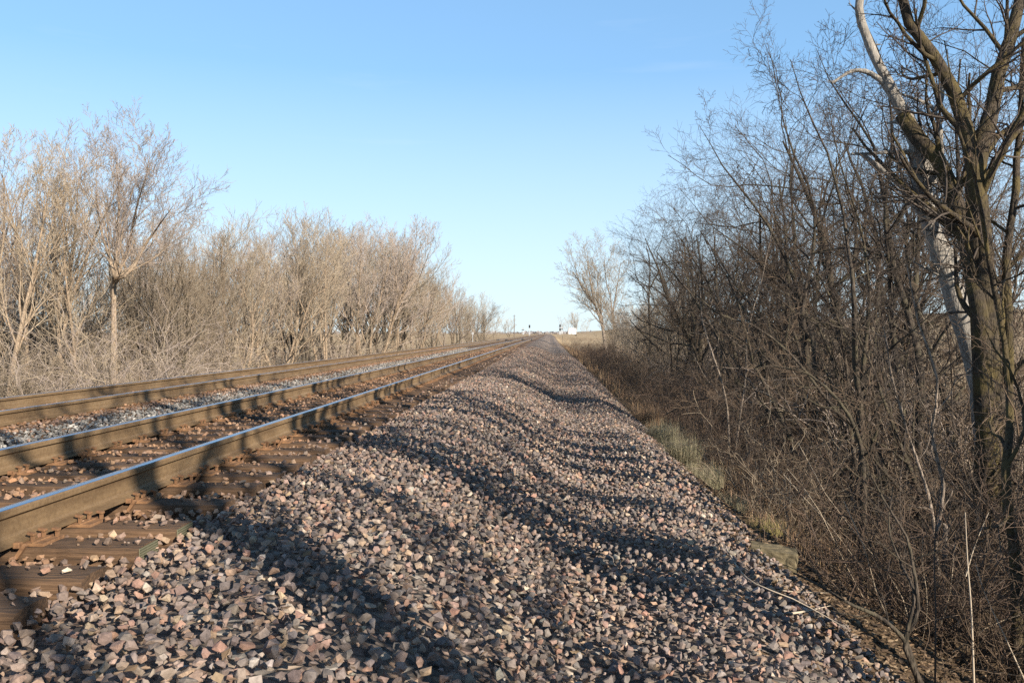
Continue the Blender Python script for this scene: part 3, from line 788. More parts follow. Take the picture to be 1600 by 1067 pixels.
# trees standing behind that row, filling it out
kk = 0
for px, Y, top, kind in [(255, 56, 395, 'bushy'), (318, 60, 385, 'bushy'), (355, 56, 360, 'bushy'), (390, 62, 365, 'bushy'), (425, 62, 355, 'bushy'), (458, 66, 355, 'bushy'), (490, 70, 350, 'bushy'),
                         (520, 74, 350, 'bushy'), (546, 78, 355, 'bushy'), (570, 84, 360, 'bushy'), (592, 88, 365, 'bushy'), (610, 95, 372, 'bushy')]:
    X = at(px, Y); gz = float(ground_z(X, Y)); q = ('bushy', (kk * 3 + 1) % 7) if kind == 'bushy' else ('tall', 1); kk += 1
    me, mt = LIB[q]; s = hgt(top, Y, gz) / HT[q]
    o = place('bare_tree', me, mt, (X, Y, gz), rng.uniform(0, 6.28), (s * 1.15, s * 1.15, s))
    tag(o, 'hazy tan bare tree showing through gaps behind the front row of the thicket', 'tree', 'bare trees behind the front row of the thicket')

# ---- shrubs: clumps of thin arching stems
def shrub_meshes(seed, H, k, spread, r0, lean=(0, 0, 0), twigs=True):
    st = stems_up(seed, H, k, spread, r0, 0.10, 0.01, lean, 8, 0.55)
    st = (st[0], np.maximum(st[1], 0.0035), st[2])
    return tree_meshes(seed, st, [(6, 0.2, 0.98, 0.4, 1.2, 0.42, 0.35, 6, 0.2, 0.015, 0.6), (4, 0.15, 0.98, 0.4, 1.1, 0.5, 0.3, 4, 0.22, 0.0, 0.7)] if twigs else [(4, 0.3, 0.98, 0.4, 1.0, 0.35, 0.35, 4, 0.16, 0.02, 0.6)], 0.0036, 0, (5, 4, 3, 3, 3, 3))
def place_shrub(me, mt, loc, rz, s):
    root = empty('bare_shrub', loc, rz); root.scale = s
    for nm, m_, t_ in zip(('stems', 'twigs'), me, mt):
        if not m_.materials: m_.materials.append(t_)
        link(nm, m_, None, root)
    return root
SH = []
for i in range(8):
    dark = i < 5
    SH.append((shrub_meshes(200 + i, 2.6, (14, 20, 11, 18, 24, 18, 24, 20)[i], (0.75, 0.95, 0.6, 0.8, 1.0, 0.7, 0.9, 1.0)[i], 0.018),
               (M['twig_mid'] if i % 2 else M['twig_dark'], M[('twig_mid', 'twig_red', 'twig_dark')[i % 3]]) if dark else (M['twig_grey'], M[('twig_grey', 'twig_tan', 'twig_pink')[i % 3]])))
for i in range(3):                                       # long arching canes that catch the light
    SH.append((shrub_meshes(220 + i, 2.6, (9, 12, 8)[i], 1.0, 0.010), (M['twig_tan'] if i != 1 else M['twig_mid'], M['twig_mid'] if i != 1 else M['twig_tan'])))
# left verge shrubs
for i in range(84):
    if i < 36 or i > 61: px = rng.uniform(-60, 340); Y = rng.uniform(23, 46)
    else: px = rng.uniform(300, 770); Y = 36 + (px - 300) / 470 * 130 * (0.35 if px < 640 else 0.85) + rng.uniform(-3, 4)
    X = min(at(px, Y), -12.0 - rng.uniform(0, 1.5)); gz = float(ground_z(X, Y))
    me, mt = SH[5 + i % 3]; s = rng.uniform(0.75, 1.35) * (1.0 + 0.02 * Y if i < 36 or i > 61 else 1.3)
    o = place_shrub(me, mt, (X, Y, gz), rng.uniform(0, 6.28), (s * 1.2, s * 1.2, s))
    tag(o, 'tangled straw coloured shrub at the foot of the thicket across the tracks', 'shrub', 'straw coloured shrubs across the tracks')

# ---- right bank: the big trees by the photograph's own trunks, at their own distances
def path_tree(name, loc, stems, specs, mats, seed, rmin=0.004, m=16, lvl=1):
    """stems: list of (list of world points, r0, r1)"""
    base = np.array(loc)
    Ps, Rs, Ls = [], [], []
    for pts, r0, r1 in stems:
        q, L = spline(pts, m)
        k_ = np.cumsum(rng.normal(0, 0.012 * L / 6, q.shape), 0); k_ -= np.linspace(0, 1, m + 1)[:, None] * k_[-1]; q = q + k_ * [1, 1, 0.3]; Ps.append(q - base); Ls.append(L)
        rr_ = r0 + (r1 - r0) * np.linspace(0, 1, m + 1) ** 0.8; rr_ = rr_ * np.exp(rng.normal(0, 0.05, m + 1)); rr_[0] *= 1.35; rr_[1] *= 1.1; Rs.append(rr_)
    me = tree_meshes(seed, (np.stack(Ps), np.stack(Rs), np.array(Ls)), specs, rmin, lvl, (12, 7, 4, 3, 3, 3))
    return place(name, me, mats, loc)
def pp(Y, *pts): return [at3(a_, b_, Y + (c_[0] if c_ else 0)) for a_, b_, *c_ in pts]
def base_at(px, Y):
    X = at(px, Y); return Vector((X, Y, float(ground_z(X, Y)) - 0.2))

Y1 = 12.5
b1 = base_at(1556, Y1)
S1 = [(0, b1)]
tr = pp(Y1, (1552, 700), (1545, 560), (1540, 430), (1532, 330))
spec_big = [(9, 0.45, 0.97, 0.5, 1.1, 0.26, 0.2, 7, 0.12, 0.03, 0.42), (7, 0.15, 0.98, 0.5, 1.0, 0.5, 0.4, 5, 0.14, 0.03, 0.55), (5, 0.15, 0.98, 0.5, 1.0, 0.5, 0.35, 4, 0.14, 0.02, 0.6), (3, 0.15, 1, 0.4, 0.9, 0.55, 0.3, 3, 0.14, 0.02, 0.7)]
o = path_tree('mossy_tree', b1, [
    ([b1] + tr + pp(Y1, (1522, 245), (1502, 180), (1487, 130), (1462, 85), (1425, 45), (1408, -10), (1395, -90)), 0.22, 0.055),
    ([b1 + Vector((0.05, 0.1, 0))] + tr + pp(Y1, (1540, 230), (1555, 170, 0.3), (1572, 90, 0.5), (1592, 10, 0.8), (1612, -90, 1.2)), 0.21, 0.07),
    ([b1 + Vector((-0.1, 0.05, 0))] + pp(Y1, (1535, 600), (1525, 470), (1505, 370, 0.4), (1478, 270, 0.6), (1440, 225, 0.8), (1410, 180, 1.0)), 0.15, 0.10),
    ([b1 + Vector((0.25, 0.1, 0))] + pp(Y1, (1580, 560), (1572, 420), (1590, 300), (1594, 200, 0.5), (1600, 60, 0.8)), 0.10, 0.035)],
    spec_big, (M['bark_mossy'], M['twig_dark']), 301)
tag(o, 'large mossy bare tree with yellow green bark and several leaning trunks at the right edge', 'tree', 'bare trees on the right bank')
# bare grey limbs that carry on from the leaning trunk, and the pale dead tree behind
o = path_tree('dead_tree', base_at(1562, 13.6), [
    ([base_at(1562, 13.6)] + pp(13.6, (1530, 600), (1503, 500), (1472, 410), (1450, 330), (1438, 270), (1430, 215), (1414, 180)), 0.22, 0.12),
    (pp(13.6, (1452, 290), (1436, 225), (1412, 180), (1393, 145), (1372, 100), (1352, 55), (1342, 15), (1347, -30)), 0.13, 0.055),
    (pp(13.6, (1393, 145), (1375, 125), (1352, 112), (1330, 112), (1300, 130)), 0.06, 0.018),
    (pp(13.6, (1488, 410), (1440, 330), (1405, 285), (1375, 262), (1345, 240)), 0.11, 0.035),
    (pp(13.6, (1470, 260), (1468, 205), (1458, 170), (1430, 155), (1402, 145)), 0.055, 0.015),
    (pp(13.6, (1458, 180), (1472, 150), (1470, 105)), 0.045, 0.022),
    (pp(13.6, (1428, 238), (1395, 238), (1362, 240), (1330, 241)), 0.04, 0.018)],
    [(3, 0.5, 0.98, 0.5, 1.1, 0.10, 0.1, 5, 0.2, 0.0, 0.35), (2, 0.4, 0.98, 0.5, 1.0, 0.5, 0.2, 3, 0.2, 0, 0.6)], (M['bark_dead'], M['bark_dead']), 302, 0.005, lvl=1)
tag(o, 'pale dead tree without bark leaning left, its grey limb rising out of the picture', 'tree', 'bare trees on the right bank')

hand = [  # name-label, base px, Y, stem points, radius, spec lean, mats
    ('dark bare tree with curved twin trunks between the shrubs and the pale dead tree', 1428, 15.5, [[(1440, 640), (1424, 511), (1402, 440), (1388, 380), (1376, 300), (1358, 225), (1330, 175), (1300, 135)], [(1410, 640), (1396, 520), (1390, 420), (1382, 300), (1392, 200), (1372, 90), (1350, 40)]], 0.11, 'bark_dark'),
    ('dark bare tree forking low into crossing trunks, behind leaning saplings', 1268, 20, [[(1276, 560), (1262, 500), (1242, 440), (1222, 390), (1180, 320), (1130, 260)], [(1262, 580), (1254, 505), (1262, 430), (1272, 380), (1266, 300), (1235, 230), (1215, 150)], [(1252, 580), (1240, 520), (1205, 440), (1170, 395), (1110, 350)]], 0.11, 'bark_dark'),
    ('dark bare tree of slender upright stems left of the curved twin trunks', 1345, 12.5, [[(1345, 700), (1335, 560), (1332, 450), (1318, 350), (1298, 270), (1280, 215), (1255, 165)], [(1350, 720), (1345, 600), (1360, 480), (1352, 380), (1330, 300), (1310, 240)], [(1336, 700), (1322, 560), (1300, 470), (1260, 400), (1215, 350)]], 0.07, 'bark_dark'),
    ('small bare tree leaning far left over the bank from a bent trunk', 1345, 11, [[(1352, 720), (1336, 660), (1300, 610), (1255, 580), (1210, 572)], [(1340, 690), (1300, 640), (1240, 560), (1180, 510), (1120, 490)]], 0.05, 'bark_dark'),
    ('slim sunlit sapling with a bent stem at the edge of the ballast', 1130, 17.5, [[(1141, 720), (1140, 650), (1130, 590), (1118, 555), (1100, 500), (1095, 440)], [(1150, 700), (1165, 600), (1168, 520), (1190, 440)]], 0.03, 'bark_grey'),
    ('thin dark trunk standing alone low on the bank near the right edge', 1582, 7.6, [[(1583, 960), (1580, 860), (1568, 760), (1574, 640), (1566, 520), (1550, 420), (1530, 300), (1500, 200)]], 0.065, 'bark_mossy'),
    ('crooked sapling with pale sunlit stem above the leafy bank', 1470, 9.0, [[(1480, 800), (1462, 850), (1472, 790), (1478, 740), (1460, 690), (1470, 600), (1440, 520)], [(1462, 860), (1450, 780), (1424, 700), (1400, 620)]], 0.035, 'bark_grey'),
]
spec_mid = [(11, 0.25, 0.97, 0.5, 1.1, 0.20, 0.25, 7, 0.20, 0.035, 0.5), (7, 0.15, 0.98, 0.45, 1.0, 0.5, 0.4, 5, 0.14, 0.03, 0.55), (5, 0.15, 0.98, 0.5, 1.0, 0.52, 0.35, 4, 0.14, 0.03, 0.6), (4, 0.15, 1, 0.4, 0.9, 0.55, 0.3, 3, 0.14, 0.02, 0.7)]
for i, (lab, bpx, Y, stems, r0, mt) in enumerate(hand):
    bb = base_at(bpx, Y)
    st = []
    for j, s_ in enumerate(stems):
        wob_ = rng.uniform(-0.5, 0.5, len(s_)) * Y / 20
        pts = [at3(a_, b_, Y + w_ + 0.25 * j) for (a_, b_), w_ in zip(s_, wob_)]
        pts = [p for p in pts if p.z > bb.z + 0.3]
        tip = pts[-1] + (pts[-1] - pts[-2]) * 0.8 + Vector((0, 0, 0.3))
        st.append(([bb + Vector((0.08 * j, 0.1 * j, 0))] + pts + [tip], r0 * (1 - 0.2 * j), 0.005))
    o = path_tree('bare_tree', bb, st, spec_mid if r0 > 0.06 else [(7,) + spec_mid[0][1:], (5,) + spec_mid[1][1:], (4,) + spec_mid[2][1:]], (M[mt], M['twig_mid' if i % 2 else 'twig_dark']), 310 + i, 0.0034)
    tag(o, lab, 'tree', 'bare trees on the right bank')

# right-hand row by the line, near to far; the first stand outside the frame and throw the stripes of shade
row, rs_ = [], random.Random(21)
for i, q in enumerate((-0.7, 1.1, 2.55, 2.9, 4.05, 4.4, 5.2, 5.95, 6.7, 7.5, 8.3, 9.1)):
    X = (4.2, 6.4, 5.2, 7.4)[i % 4]
    while (Y := (q - 0.75 * X) / 0.66) > 0 and X < 0.64 * Y + 0.6: X += 0.3
    row.append((X, Y, 9.5 + 0.55 * X + rs_.uniform(0, 1.2)))
for i, (X, Y, H) in enumerate(row):
    me, mt = LIB['open', i % 4]; s = H / HT['open', i % 4]
    o = place('bare_tree', me, mt, (X, Y, float(ground_z(X, Y))), rs_.uniform(-0.5, 0.5), (s, s, s))
    tag(o, 'bare tree on the right bank beside the camera, outside the frame', 'tree', 'bare trees beside the camera throwing shade')
right_row = [(1100, 38, 275), (1150, 50, 300), (1200, 46, 270), (1092, 60, 315), (1085, 76, 350), (1100, 90, 380), (1300, 32, 180), (1345, 36, 190), (1440, 30, 120), (1530, 27, 90), (1590, 24, 60), (1225, 60, 330), (1280, 52, 300), (1400, 44, 260), (1480, 40, 230), (1520, 17, 40), (1560, 21, 60), (1420, 22, 70), (1400, 21, 80), (1290, 25, 95), (1400, 27, 130), (1235, 28, 150), (1215, 24, 190), (1180, 33, 205), (1255, 36, 200), (1140, 37, 245), (1160, 43, 260), (1110, 45, 275), (1090, 51, 290), (1125, 58, 300),
             (1092, 55, 300), (1090, 64, 320), (1082, 70, 345), (1084, 80, 370), (1078, 88, 390), (1074, 96, 410)]
right_row.sort(key=lambda t: t[1])
for i, (px, Y, top) in enumerate(right_row):
    X = at(px, Y); gz = float(ground_z(X, Y)); q = ('arch', (i * 2 + 1) % 7); s = hgt(top, Y, gz) / HT[q]
    me, mt = LIB[q]
    o = place('bare_tree', me, mt, (X, Y, gz), rng.uniform(-0.6, 0.6), (s * rng.uniform(0.9, 1.15), s * rng.uniform(0.9, 1.15), s))
    tag(o, f'dark bare tree with boughs arching toward the tracks, {ORD[i]} along the right bank row', 'tree', 'bare trees arching from the right bank')

for i in range(18):                                    # young crooked trees on the bank, leaning out to the light
    Y = 8.5 + 16 * (i + rng.random()) / 18; X = toe(Y) + rng.uniform(2.4, 5.5) + 0.04 * Y
    q = ('young', i % 5); s = rng.uniform(3.0, 5.6) / HT[q]
    me, mt = LIB[q]
    o = place('bare_tree', me, mt, (X, Y, float(ground_z(X, Y)) - 0.05), rng.uniform(0, 6.28), (s * 1.1, s * 1.1, s))
    o.rotation_euler = (rng.uniform(-0.15, 0.15), -rng.uniform(0.0, 0.22), o.rotation_euler[2] * 0 + rng.uniform(-0.6, 0.6))
    tag(o, 'young crooked dark tree leaning out from the near right bank toward the ballast', 'tree', 'young trees leaning from the near right bank')
# lone fan-shaped tree and thin neighbour beyond the end of the right row
Yl = 118
bb = base_at(948, Yl)
o = path_tree('bare_tree', bb, [([bb] + pp(Yl, (942, 515), (934, 488), (922, 466), (908, 445), (895, 425)), 0.26, 0.06), ([bb] + pp(Yl, (942, 515), (935, 490), (926, 462), (922, 430), (918, 400)), 0.24, 0.05),
     ([bb] + pp(Yl, (943, 515), (938, 490), (933, 455), (936, 425)), 0.2, 0.05), ([bb] + pp(Yl, (942, 510), (930, 478), (908, 448), (898, 415)), 0.2, 0.05),
     ([bb + Vector((1.6, 1, 0))] + pp(Yl, (956, 500), (954, 470), (947, 440), (944, 405)), 0.16, 0.04), ([bb + Vector((1.9, 1, 0))] + pp(Yl, (958, 500), (960, 470), (966, 435), (970, 410)), 0.16, 0.04)],
     [(9, 0.3, 0.98, 0.35, 0.8, 0.38, 0.3, 6, 0.09, 0.06, 0.5), (8, 0.15, 0.98, 0.4, 0.8, 0.48, 0.3, 5, 0.1, 0.05, 0.6), (6, 0.15, 0.98, 0.4, 0.8, 0.5, 0.3, 3, 0.1, 0.04, 0.7), (4, 0.2, 1, 0.4, 0.8, 0.5, 0.3, 3, 0.1, 0.04, 0.8)], (M['bark_grey'], M['twig_straw']), 330, 0.012)
tag(o, 'lone fan shaped bare tree beyond the end of the right bank row', 'tree', 'distant bare trees')
bb = base_at(1017, 62)
o = path_tree('bare_tree', bb, [([bb] + pp(62, (1017, 530), (1015, 480), (1014, 445), (1015, 410), (1010, 385)), 0.14, 0.03), (pp(62, (1016, 465), (1004, 448), (992, 438), (978, 425)), 0.06, 0.02), (pp(62, (1014, 452), (1024, 435), (1034, 415), (1038, 400)), 0.06, 0.02)],
     [(8, 0.3, 0.98, 0.5, 1.0, 0.28, 0.2, 6, 0.1, 0.04, 0.5), (6, 0.15, 0.98, 0.4, 0.9, 0.5, 0.3, 4, 0.1, 0.04, 0.6), (5, 0.15, 0.98, 0.4, 0.9, 0.5, 0.3, 3, 0.1, 0.04, 0.7)], (M['bark_dark'], M['twig_mid']), 331, 0.007)
tag(o, 'thin dark straight-trunked tree standing between the fan shaped tree and the right bank row', 'tree', 'distant bare trees')
for px, Y, top, lab in ((966, 96, 492, 'low bushy bare tree at the foot of the fan shaped tree'), (982, 84, 482, 'brown bushy bare tree just right of the fan shaped tree'), (998, 74, 472, 'bushy bare tree left of the thin dark straight-trunked tree'), (1008, 68, 482, 'low brown bushy tree around the thin dark straight trunk'), (1034, 58, 455, 'bushy bare tree right of the thin dark straight trunk'), (954, 104, 488, 'lowest brown bush left of the fan shaped tree trunk'), (974, 108, 472, 'tan bush behind the fan shaped tree'), (990, 92, 480, 'rounded tan bush in the gap right of the fan shaped tree'), (1003, 82, 474, 'taller tan bush beside the thin dark straight trunk'), (1026, 72, 462, 'tan bushy tree just behind the thin dark straight trunk'), (1045, 66, 440, 'broad tan bushy tree at the far end of the right row'), (1058, 52, 445, 'tan bushy tree below the arching boughs at the end of the right row')):
    X = at(px, Y); gz = float(ground_z(X, Y)); q = ('bushy', int(px) % 7); s = hgt(top, Y, gz) / HT[q]
    me, mt = LIB[q]
    o = place('bare_tree', me, mt, (X, Y, gz), px, (s * 1.1, s * 1.1, s)); tag(o, lab, 'tree', 'distant bare trees')
# round trees by the far crossing
for px, Y, top, lab in ((795, 330, 495, 'distant round bare tree beside the utility pole'), (884, 420, 492, 'distant bare tree left of the white hut mast'), (900, 430, 486, 'distant bare tree behind the white hut'), (912, 440, 498, 'distant low bare tree right of the white hut')):
    X = at(px, Y); gz = float(ground_z(X, Y)); q = ('bushy', int(px) % 7); s = hgt(top, Y, gz) / HT[q]
    me, mt = LIB[q]
    o = place('bare_tree', me, mt, (X, Y, gz), px, (s * 1.1, s * 1.1, s)); tag(o, lab, 'tree', 'distant bare trees')

# right bank shrubs
n_sh = 0
def put_shrub(X, Y, s, lab, grp, idx=None):
    global n_sh
    me, mt = SH[n_sh % 5 if idx is None else idx]; n_sh += 1
    o = place_shrub(me, mt, (X, Y, float(ground_z(X, Y)) - 0.05), rng.uniform(0, 6.28), (s * 1.1, s * 1.1, s))
    tag(o, lab, 'shrub', grp)
for i in range(32):                                    # near tangle
    Y = rng.uniform(6.5, 18); X = toe(Y) + 1.2 + abs(rng.normal(0, 2.2))
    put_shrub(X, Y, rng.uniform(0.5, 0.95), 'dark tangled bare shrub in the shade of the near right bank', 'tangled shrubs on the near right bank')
for i in range(50):                                    # brush filling the bottom of the bank behind the first trees
    Y = rng.uniform(12, 75); X = toe(Y) + 4 + rng.uniform(0, 9)
    put_shrub(X, Y, rng.uniform(1.1, 2.0), 'tall brown bare shrub deep in the thicket behind the first trees of the right bank', 'tall shrubs deep in the right bank thicket', (5, 0, 6, 7, 3)[i % 5])
for i in range(12):                                    # unseen brush added right of the frame to shade the near bank
    Y = rng.uniform(-4, 9); X = max(3.6, 0.56 * Y + 2.3) + rng.uniform(0, 4)
    put_shrub(X, Y, rng.uniform(1.0, 1.6), 'dark unseen shrub added beside the camera, outside the frame, to shade the bank', 'unseen shrubs added to shade the near bank', i % 5)
for i in range(34):                                    # tall thicket further down the bank
    Y = rng.uniform(-5, 34); X = max(6.0, 0.62 * Y * (Y < 9) + 3.0) + abs(rng.normal(0, 3.5))
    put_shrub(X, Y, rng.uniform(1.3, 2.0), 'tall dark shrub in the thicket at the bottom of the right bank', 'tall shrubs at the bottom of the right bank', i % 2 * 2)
for i in range(20):
    Y = rng.uniform(5.5, 17); X = toe(Y) + 1.0 + abs(rng.normal(0, 2.4))
    put_shrub(X, Y, rng.uniform(0.45, 0.95), 'thin pale arching bramble canes lit by the sun on the near right bank', 'bramble canes on the near right bank', 8 + i % 3)
for i in range(46):
    Y = rng.uniform(18, 62); X = toe(Y) + 0.9 + abs(rng.normal(0, 2.6))
    put_shrub(X, Y, rng.uniform(0.7, 1.25), 'brown tangled bare shrub along the middle of the right bank', 'tangled shrubs along the right bank')
for i in range(20):
    Y = rng.uniform(62, 125); X = toe(Y) + 1.0 + abs(rng.normal(0, 3))
    put_shrub(X, Y, rng.uniform(0.9, 1.4), 'reddish brown shrub far along the right bank', 'shrubs far along the right bank', 1)

# ------------------------------------------------------------------ dry grass, weeds, leaf litter
def blades(k, X, Y, Z, hmin, hmax, w, cols, lean=0.5):
    h = rng.uniform(hmin, hmax, k); ph = rng.uniform(0, 6.28, k); d = np.stack([np.cos(ph), np.sin(ph), 0 * ph], -1)
    side = np.stack([-np.sin(ph), np.cos(ph), 0 * ph], -1)
    ln = np.abs(rng.normal(0, lean, k))
    p0 = np.stack([X, Y, Z - 0.03], -1); up = np.array([0, 0, 1.0])
    p1 = p0 + up * (h * 0.55)[:, None] + d * (h * ln * 0.25)[:, None]
    p2 = p0 + up * (h * (1 - 0.35 * np.minimum(ln, 1)))[:, None] + d * (h * ln * 0.8)[:, None]
    ww = (w * rng.uniform(0.6, 1.3, k))[:, None] * side
    V = np.stack([p0 - ww, p0 + ww, p1 + ww * 0.8, p1 - ww * 0.8, p2 + ww * 0.2, p2 - ww * 0.2], 1)
    b0 = (np.arange(k) * 6)[:, None]
    F = np.concatenate([b0 + np.array([[0, 1, 2, 3]]), b0 + np.array([[3, 2, 4, 5]])])
    c = np.array(cols)[rng.integers(0, len(cols), k)] * np.exp(rng.normal(0, 0.18, (k, 1)))
    return V.reshape(-1, 3), F, np.repeat(c, 6, 0)
STRAW = [(0.34, 0.25, 0.15), (0.42, 0.33, 0.20), (0.27, 0.19, 0.11), (0.36, 0.30, 0.19)]
BROWN = [(0.20, 0.125, 0.075), (0.27, 0.175, 0.11), (0.155, 0.10, 0.065), (0.32, 0.23, 0.14)]
# bank grass (right)
k = 9000
Y = np.exp(rng.uniform(np.log(9), np.log(150), k)); X = toe(Y) + 0.3 + np.abs(rng.normal(0, 1.7, k)) * np.clip(Y / 14, 0.4, 1.6)
X = X + 0.45 * (Y < 30)
V, F, c = blades(k, X, Y, ground_z(X, Y), 0.15, np.clip(0.2 + Y * 0.014, 0.25, 0.75), 0.003 + 0.00022 * Y, BROWN + STRAW[2:3])
tag(link('dry_grass', mesh_np('dry_grass', V, [F], False, c), M['grassblade']), 'brown and straw coloured dead grass along the right bank', 'grass', kind='stuff')
k = 16000
Y = np.exp(rng.uniform(np.log(14), np.log(190), k)); X = -11.0 - np.abs(rng.normal(0, 1.6, k))
V, F, c = blades(k, X, Y, ground_z(X, Y), 0.25, 0.9, 0.004 + 0.0002 * Y, STRAW)
tag(link('verge_grass', mesh_np('verge_grass', V, [F], False, c), M['grassblade']), 'pale dead grass along the far edge of the tracks', 'grass', kind='stuff')
# leaf litter on the near bank
k = 30000
Y = rng.uniform(2.2, 15, k); X = toe(Y) - 0.25 * rng.random(k) + np.abs(rng.normal(0, 1.9, k))
X[:900] = rng.uniform(-2, 1.9, 900)
s = rng.uniform(0.012, 0.042, k)
Rm = rand_rot(k)
tv = np.array([(-1, 0, 0), (-0.2, -0.55, 0.25), (0.9, 0, 0.05), (-0.2, 0.55, 0.25)])
V = np.einsum('kij,nj->kni', Rm, tv); V[:, :, 2] *= 0.45
V = V * s[:, None, None] + np.stack([X, Y, ground_z(X, Y) + rng.uniform(0.0, 0.035, k) + 0.03 * (X < toe(Y) - 0.2)], -1)[:, None, :]
b0 = (np.arange(k) * 4)[:, None]
F = np.concatenate([b0 + np.array([[0, 1, 2]]), b0 + np.array([[0, 2, 3]])])
LC = np.array([(0.12, 0.078, 0.048), (0.17, 0.112, 0.066), (0.085, 0.058, 0.038), (0.27, 0.20, 0.13), (0.14, 0.095, 0.06)])
c = LC[rng.integers(0, 5, k)] * np.exp(rng.normal(0, 0.2, (k, 1)))
tag(link('leaf_litter', mesh_np('leaf_litter', V.reshape(-1, 3), [F], False, np.repeat(c, 4, 0)), M['leaf']), 'fallen brown leaves covering the right bank', 'leaves', kind='stuff')
# weed clumps at the toe of the ballast
def weed(px, Y, H, k, lab, cols, rad):
    X0 = at(px, Y); o0 = np.array([X0, Y, float(ground_z(X0, Y))])
    a_ = rng.uniform(0, 6.28, k); r_ = rad * np.sqrt(rng.random(k))
    V, F, c = blades(k, r_ * np.cos(a_), r_ * np.sin(a_), np.zeros(k), H * 0.35, H, 0.0016, cols, 0.9)
    o = link('weed_clump', mesh_np('weed_clump', V, [F], False, c), M['grassblade']); o.location = o0
    tag(o, lab, 'weed', 'weed clumps at the foot of the ballast')
GREY = [(0.34, 0.30, 0.20), (0.40, 0.35, 0.24), (0.25, 0.22, 0.14), (0.22, 0.22, 0.13)]
weed(1036, 15.5, 0.62, 1500, 'tall straw coloured weed clump at the foot of the ballast', GREY, 0.32)
weed(1066, 13.6, 0.62, 1500, 'bushy pale weed clump beside the tall straw coloured one', GREY, 0.30)
weed(1100, 12.0, 0.44, 900, 'mid sized grey green weed clump in the row below the ballast', GREY, 0.28)
weed(1140, 10.6, 0.30, 450, 'low greyish weed clump nearest the camera in the row below the ballast', GREY, 0.26)
weed(1195, 8.9, 0.22, 350, 'small yellow grass tuft just past the concrete block', [(0.33, 0.27, 0.11), (0.26, 0.23, 0.09)], 0.2)
weed(1010, 19.0, 0.7, 1200, 'dark brown weed clump farthest along the ballast foot', BROWN, 0.35)

# ------------------------------------------------------------------ small things near the camera
m, n, l, b = new_mat('old_concrete')
v = coords(n, l); a1 = noise(n, l, v, 8, 6); a2 = noise(n, l, v, 40, 4)
r1 = ramp(n, l, a1.outputs[0], [(0.35, (0.06, 0.05, 0.028)), (0.6, (0.17, 0.14, 0.085))])
l.new(r1.outputs[0], b.inputs['Base Color']); b.inputs['Roughness'].default_value = 0.95; bump(n, l, a2.outputs[0], b, 0.7, 0.01)
M['concrete'] = m
cb_ = at3(1206, 876, 7.2)
o = MB().box((0, 0, 0), (0.40, 0.20, 0.24), bevel=0.018).build('concrete_block', M['concrete'])
bm = bmesh.new(); bm.from_mesh(o.data); bmesh.ops.subdivide_edges(bm, edges=[e for e in bm.edges if e.calc_length() > 0.1], cuts=5, use_grid_fill=True)
for v_ in bm.verts: v_.co += Vector((random.gauss(0, 0.004), random.gauss(0, 0.004), random.gauss(0, 0.004)))
bm.to_mesh(o.data); bm.free()
o.location = cb_; o.rotation_euler = (R(4), R(6), R(-12))
tag(o, 'mossy broken concrete block half buried at the edge of the ballast', 'concrete block')

def fallen(lab, pts, r0, mat, name='fallen_twig'):
    base = pts[0]; q, L = spline(pts, 14)
    P = (q - np.array(base))[None]; Rr = np.linspace(r0, r0 * 0.35, 15)[None]
    V, F = tubes(P, Rr, 6)
    o = link(name, mesh_np(name, V, [F], True), M[mat]); o.location = base
    tag(o, lab, 'twig', 'fallen twigs on the ballast')
def on_ground(px, py, Y0, lift=0.03):
    y = Y0
    for _ in range(12):
        p = at3(px, py, y); z = float(ground_z(p.x, y)) + lift
        v = at3(px, py, 1.0) - Vector((0, 0, CAMZ)); y = 0.5 * y + 0.5 * max(1.5, (z - CAMZ) / v.z)
    return at3(px, py, y)
fallen('long pale cane arching from the ballast into the leaves', [on_ground(1135, 858, 6), on_ground(1170, 905, 6, 0.06), on_ground(1245, 938, 5.5, 0.10), on_ground(1330, 985, 5.5, 0.14)], 0.007, 'cane_pale')
fallen('straight pale twig lying across the edge of the ballast', [on_ground(1205, 961, 5), on_ground(1250, 956, 5, 0.05), on_ground(1297, 946, 5.2, 0.06)], 0.008, 'cane_pale')
fallen('thin bent twig lying level above the pale cane', [on_ground(1190, 917, 5.6), on_ground(1240, 924, 5.6, 0.04), on_ground(1300, 926, 5.6, 0.05)], 0.006, 'cane_pale')
# sapling at the bottom right, branching low with a bough sweeping left
bb = Vector(on_ground(1440, 1075, 4.6, 0))
ys_ = bb.y
o = path_tree('sapling', bb, [([bb] + pp(ys_, (1425, 1035), (1412, 1000), (1375, 965), (1330, 945), (1280, 915), (1240, 895)), 0.02, 0.006), ([bb] + pp(ys_, (1425, 1035), (1414, 1000), (1432, 960), (1430, 900), (1415, 840), (1385, 790), (1360, 740)), 0.02, 0.005),
     (pp(ys_, (1414, 1000), (1428, 930), (1408, 880, 0.2), (1390, 830, 0.3), (1395, 760, 0.4)), 0.012, 0.004)], [(5, 0.3, 0.97, 0.4, 1.0, 0.22, 0.2, 5, 0.12, 0.03, 0.5), (3, 0.2, 0.98, 0.4, 1.0, 0.5, 0.3, 4, 0.14, 0.02, 0.65)], (M['bark_dark'], M['twig_dark']), 340, 0.0022)
tag(o, 'dark forked sapling at the bottom right with a bough sweeping left over the ballast', 'tree', 'saplings on the near bank')
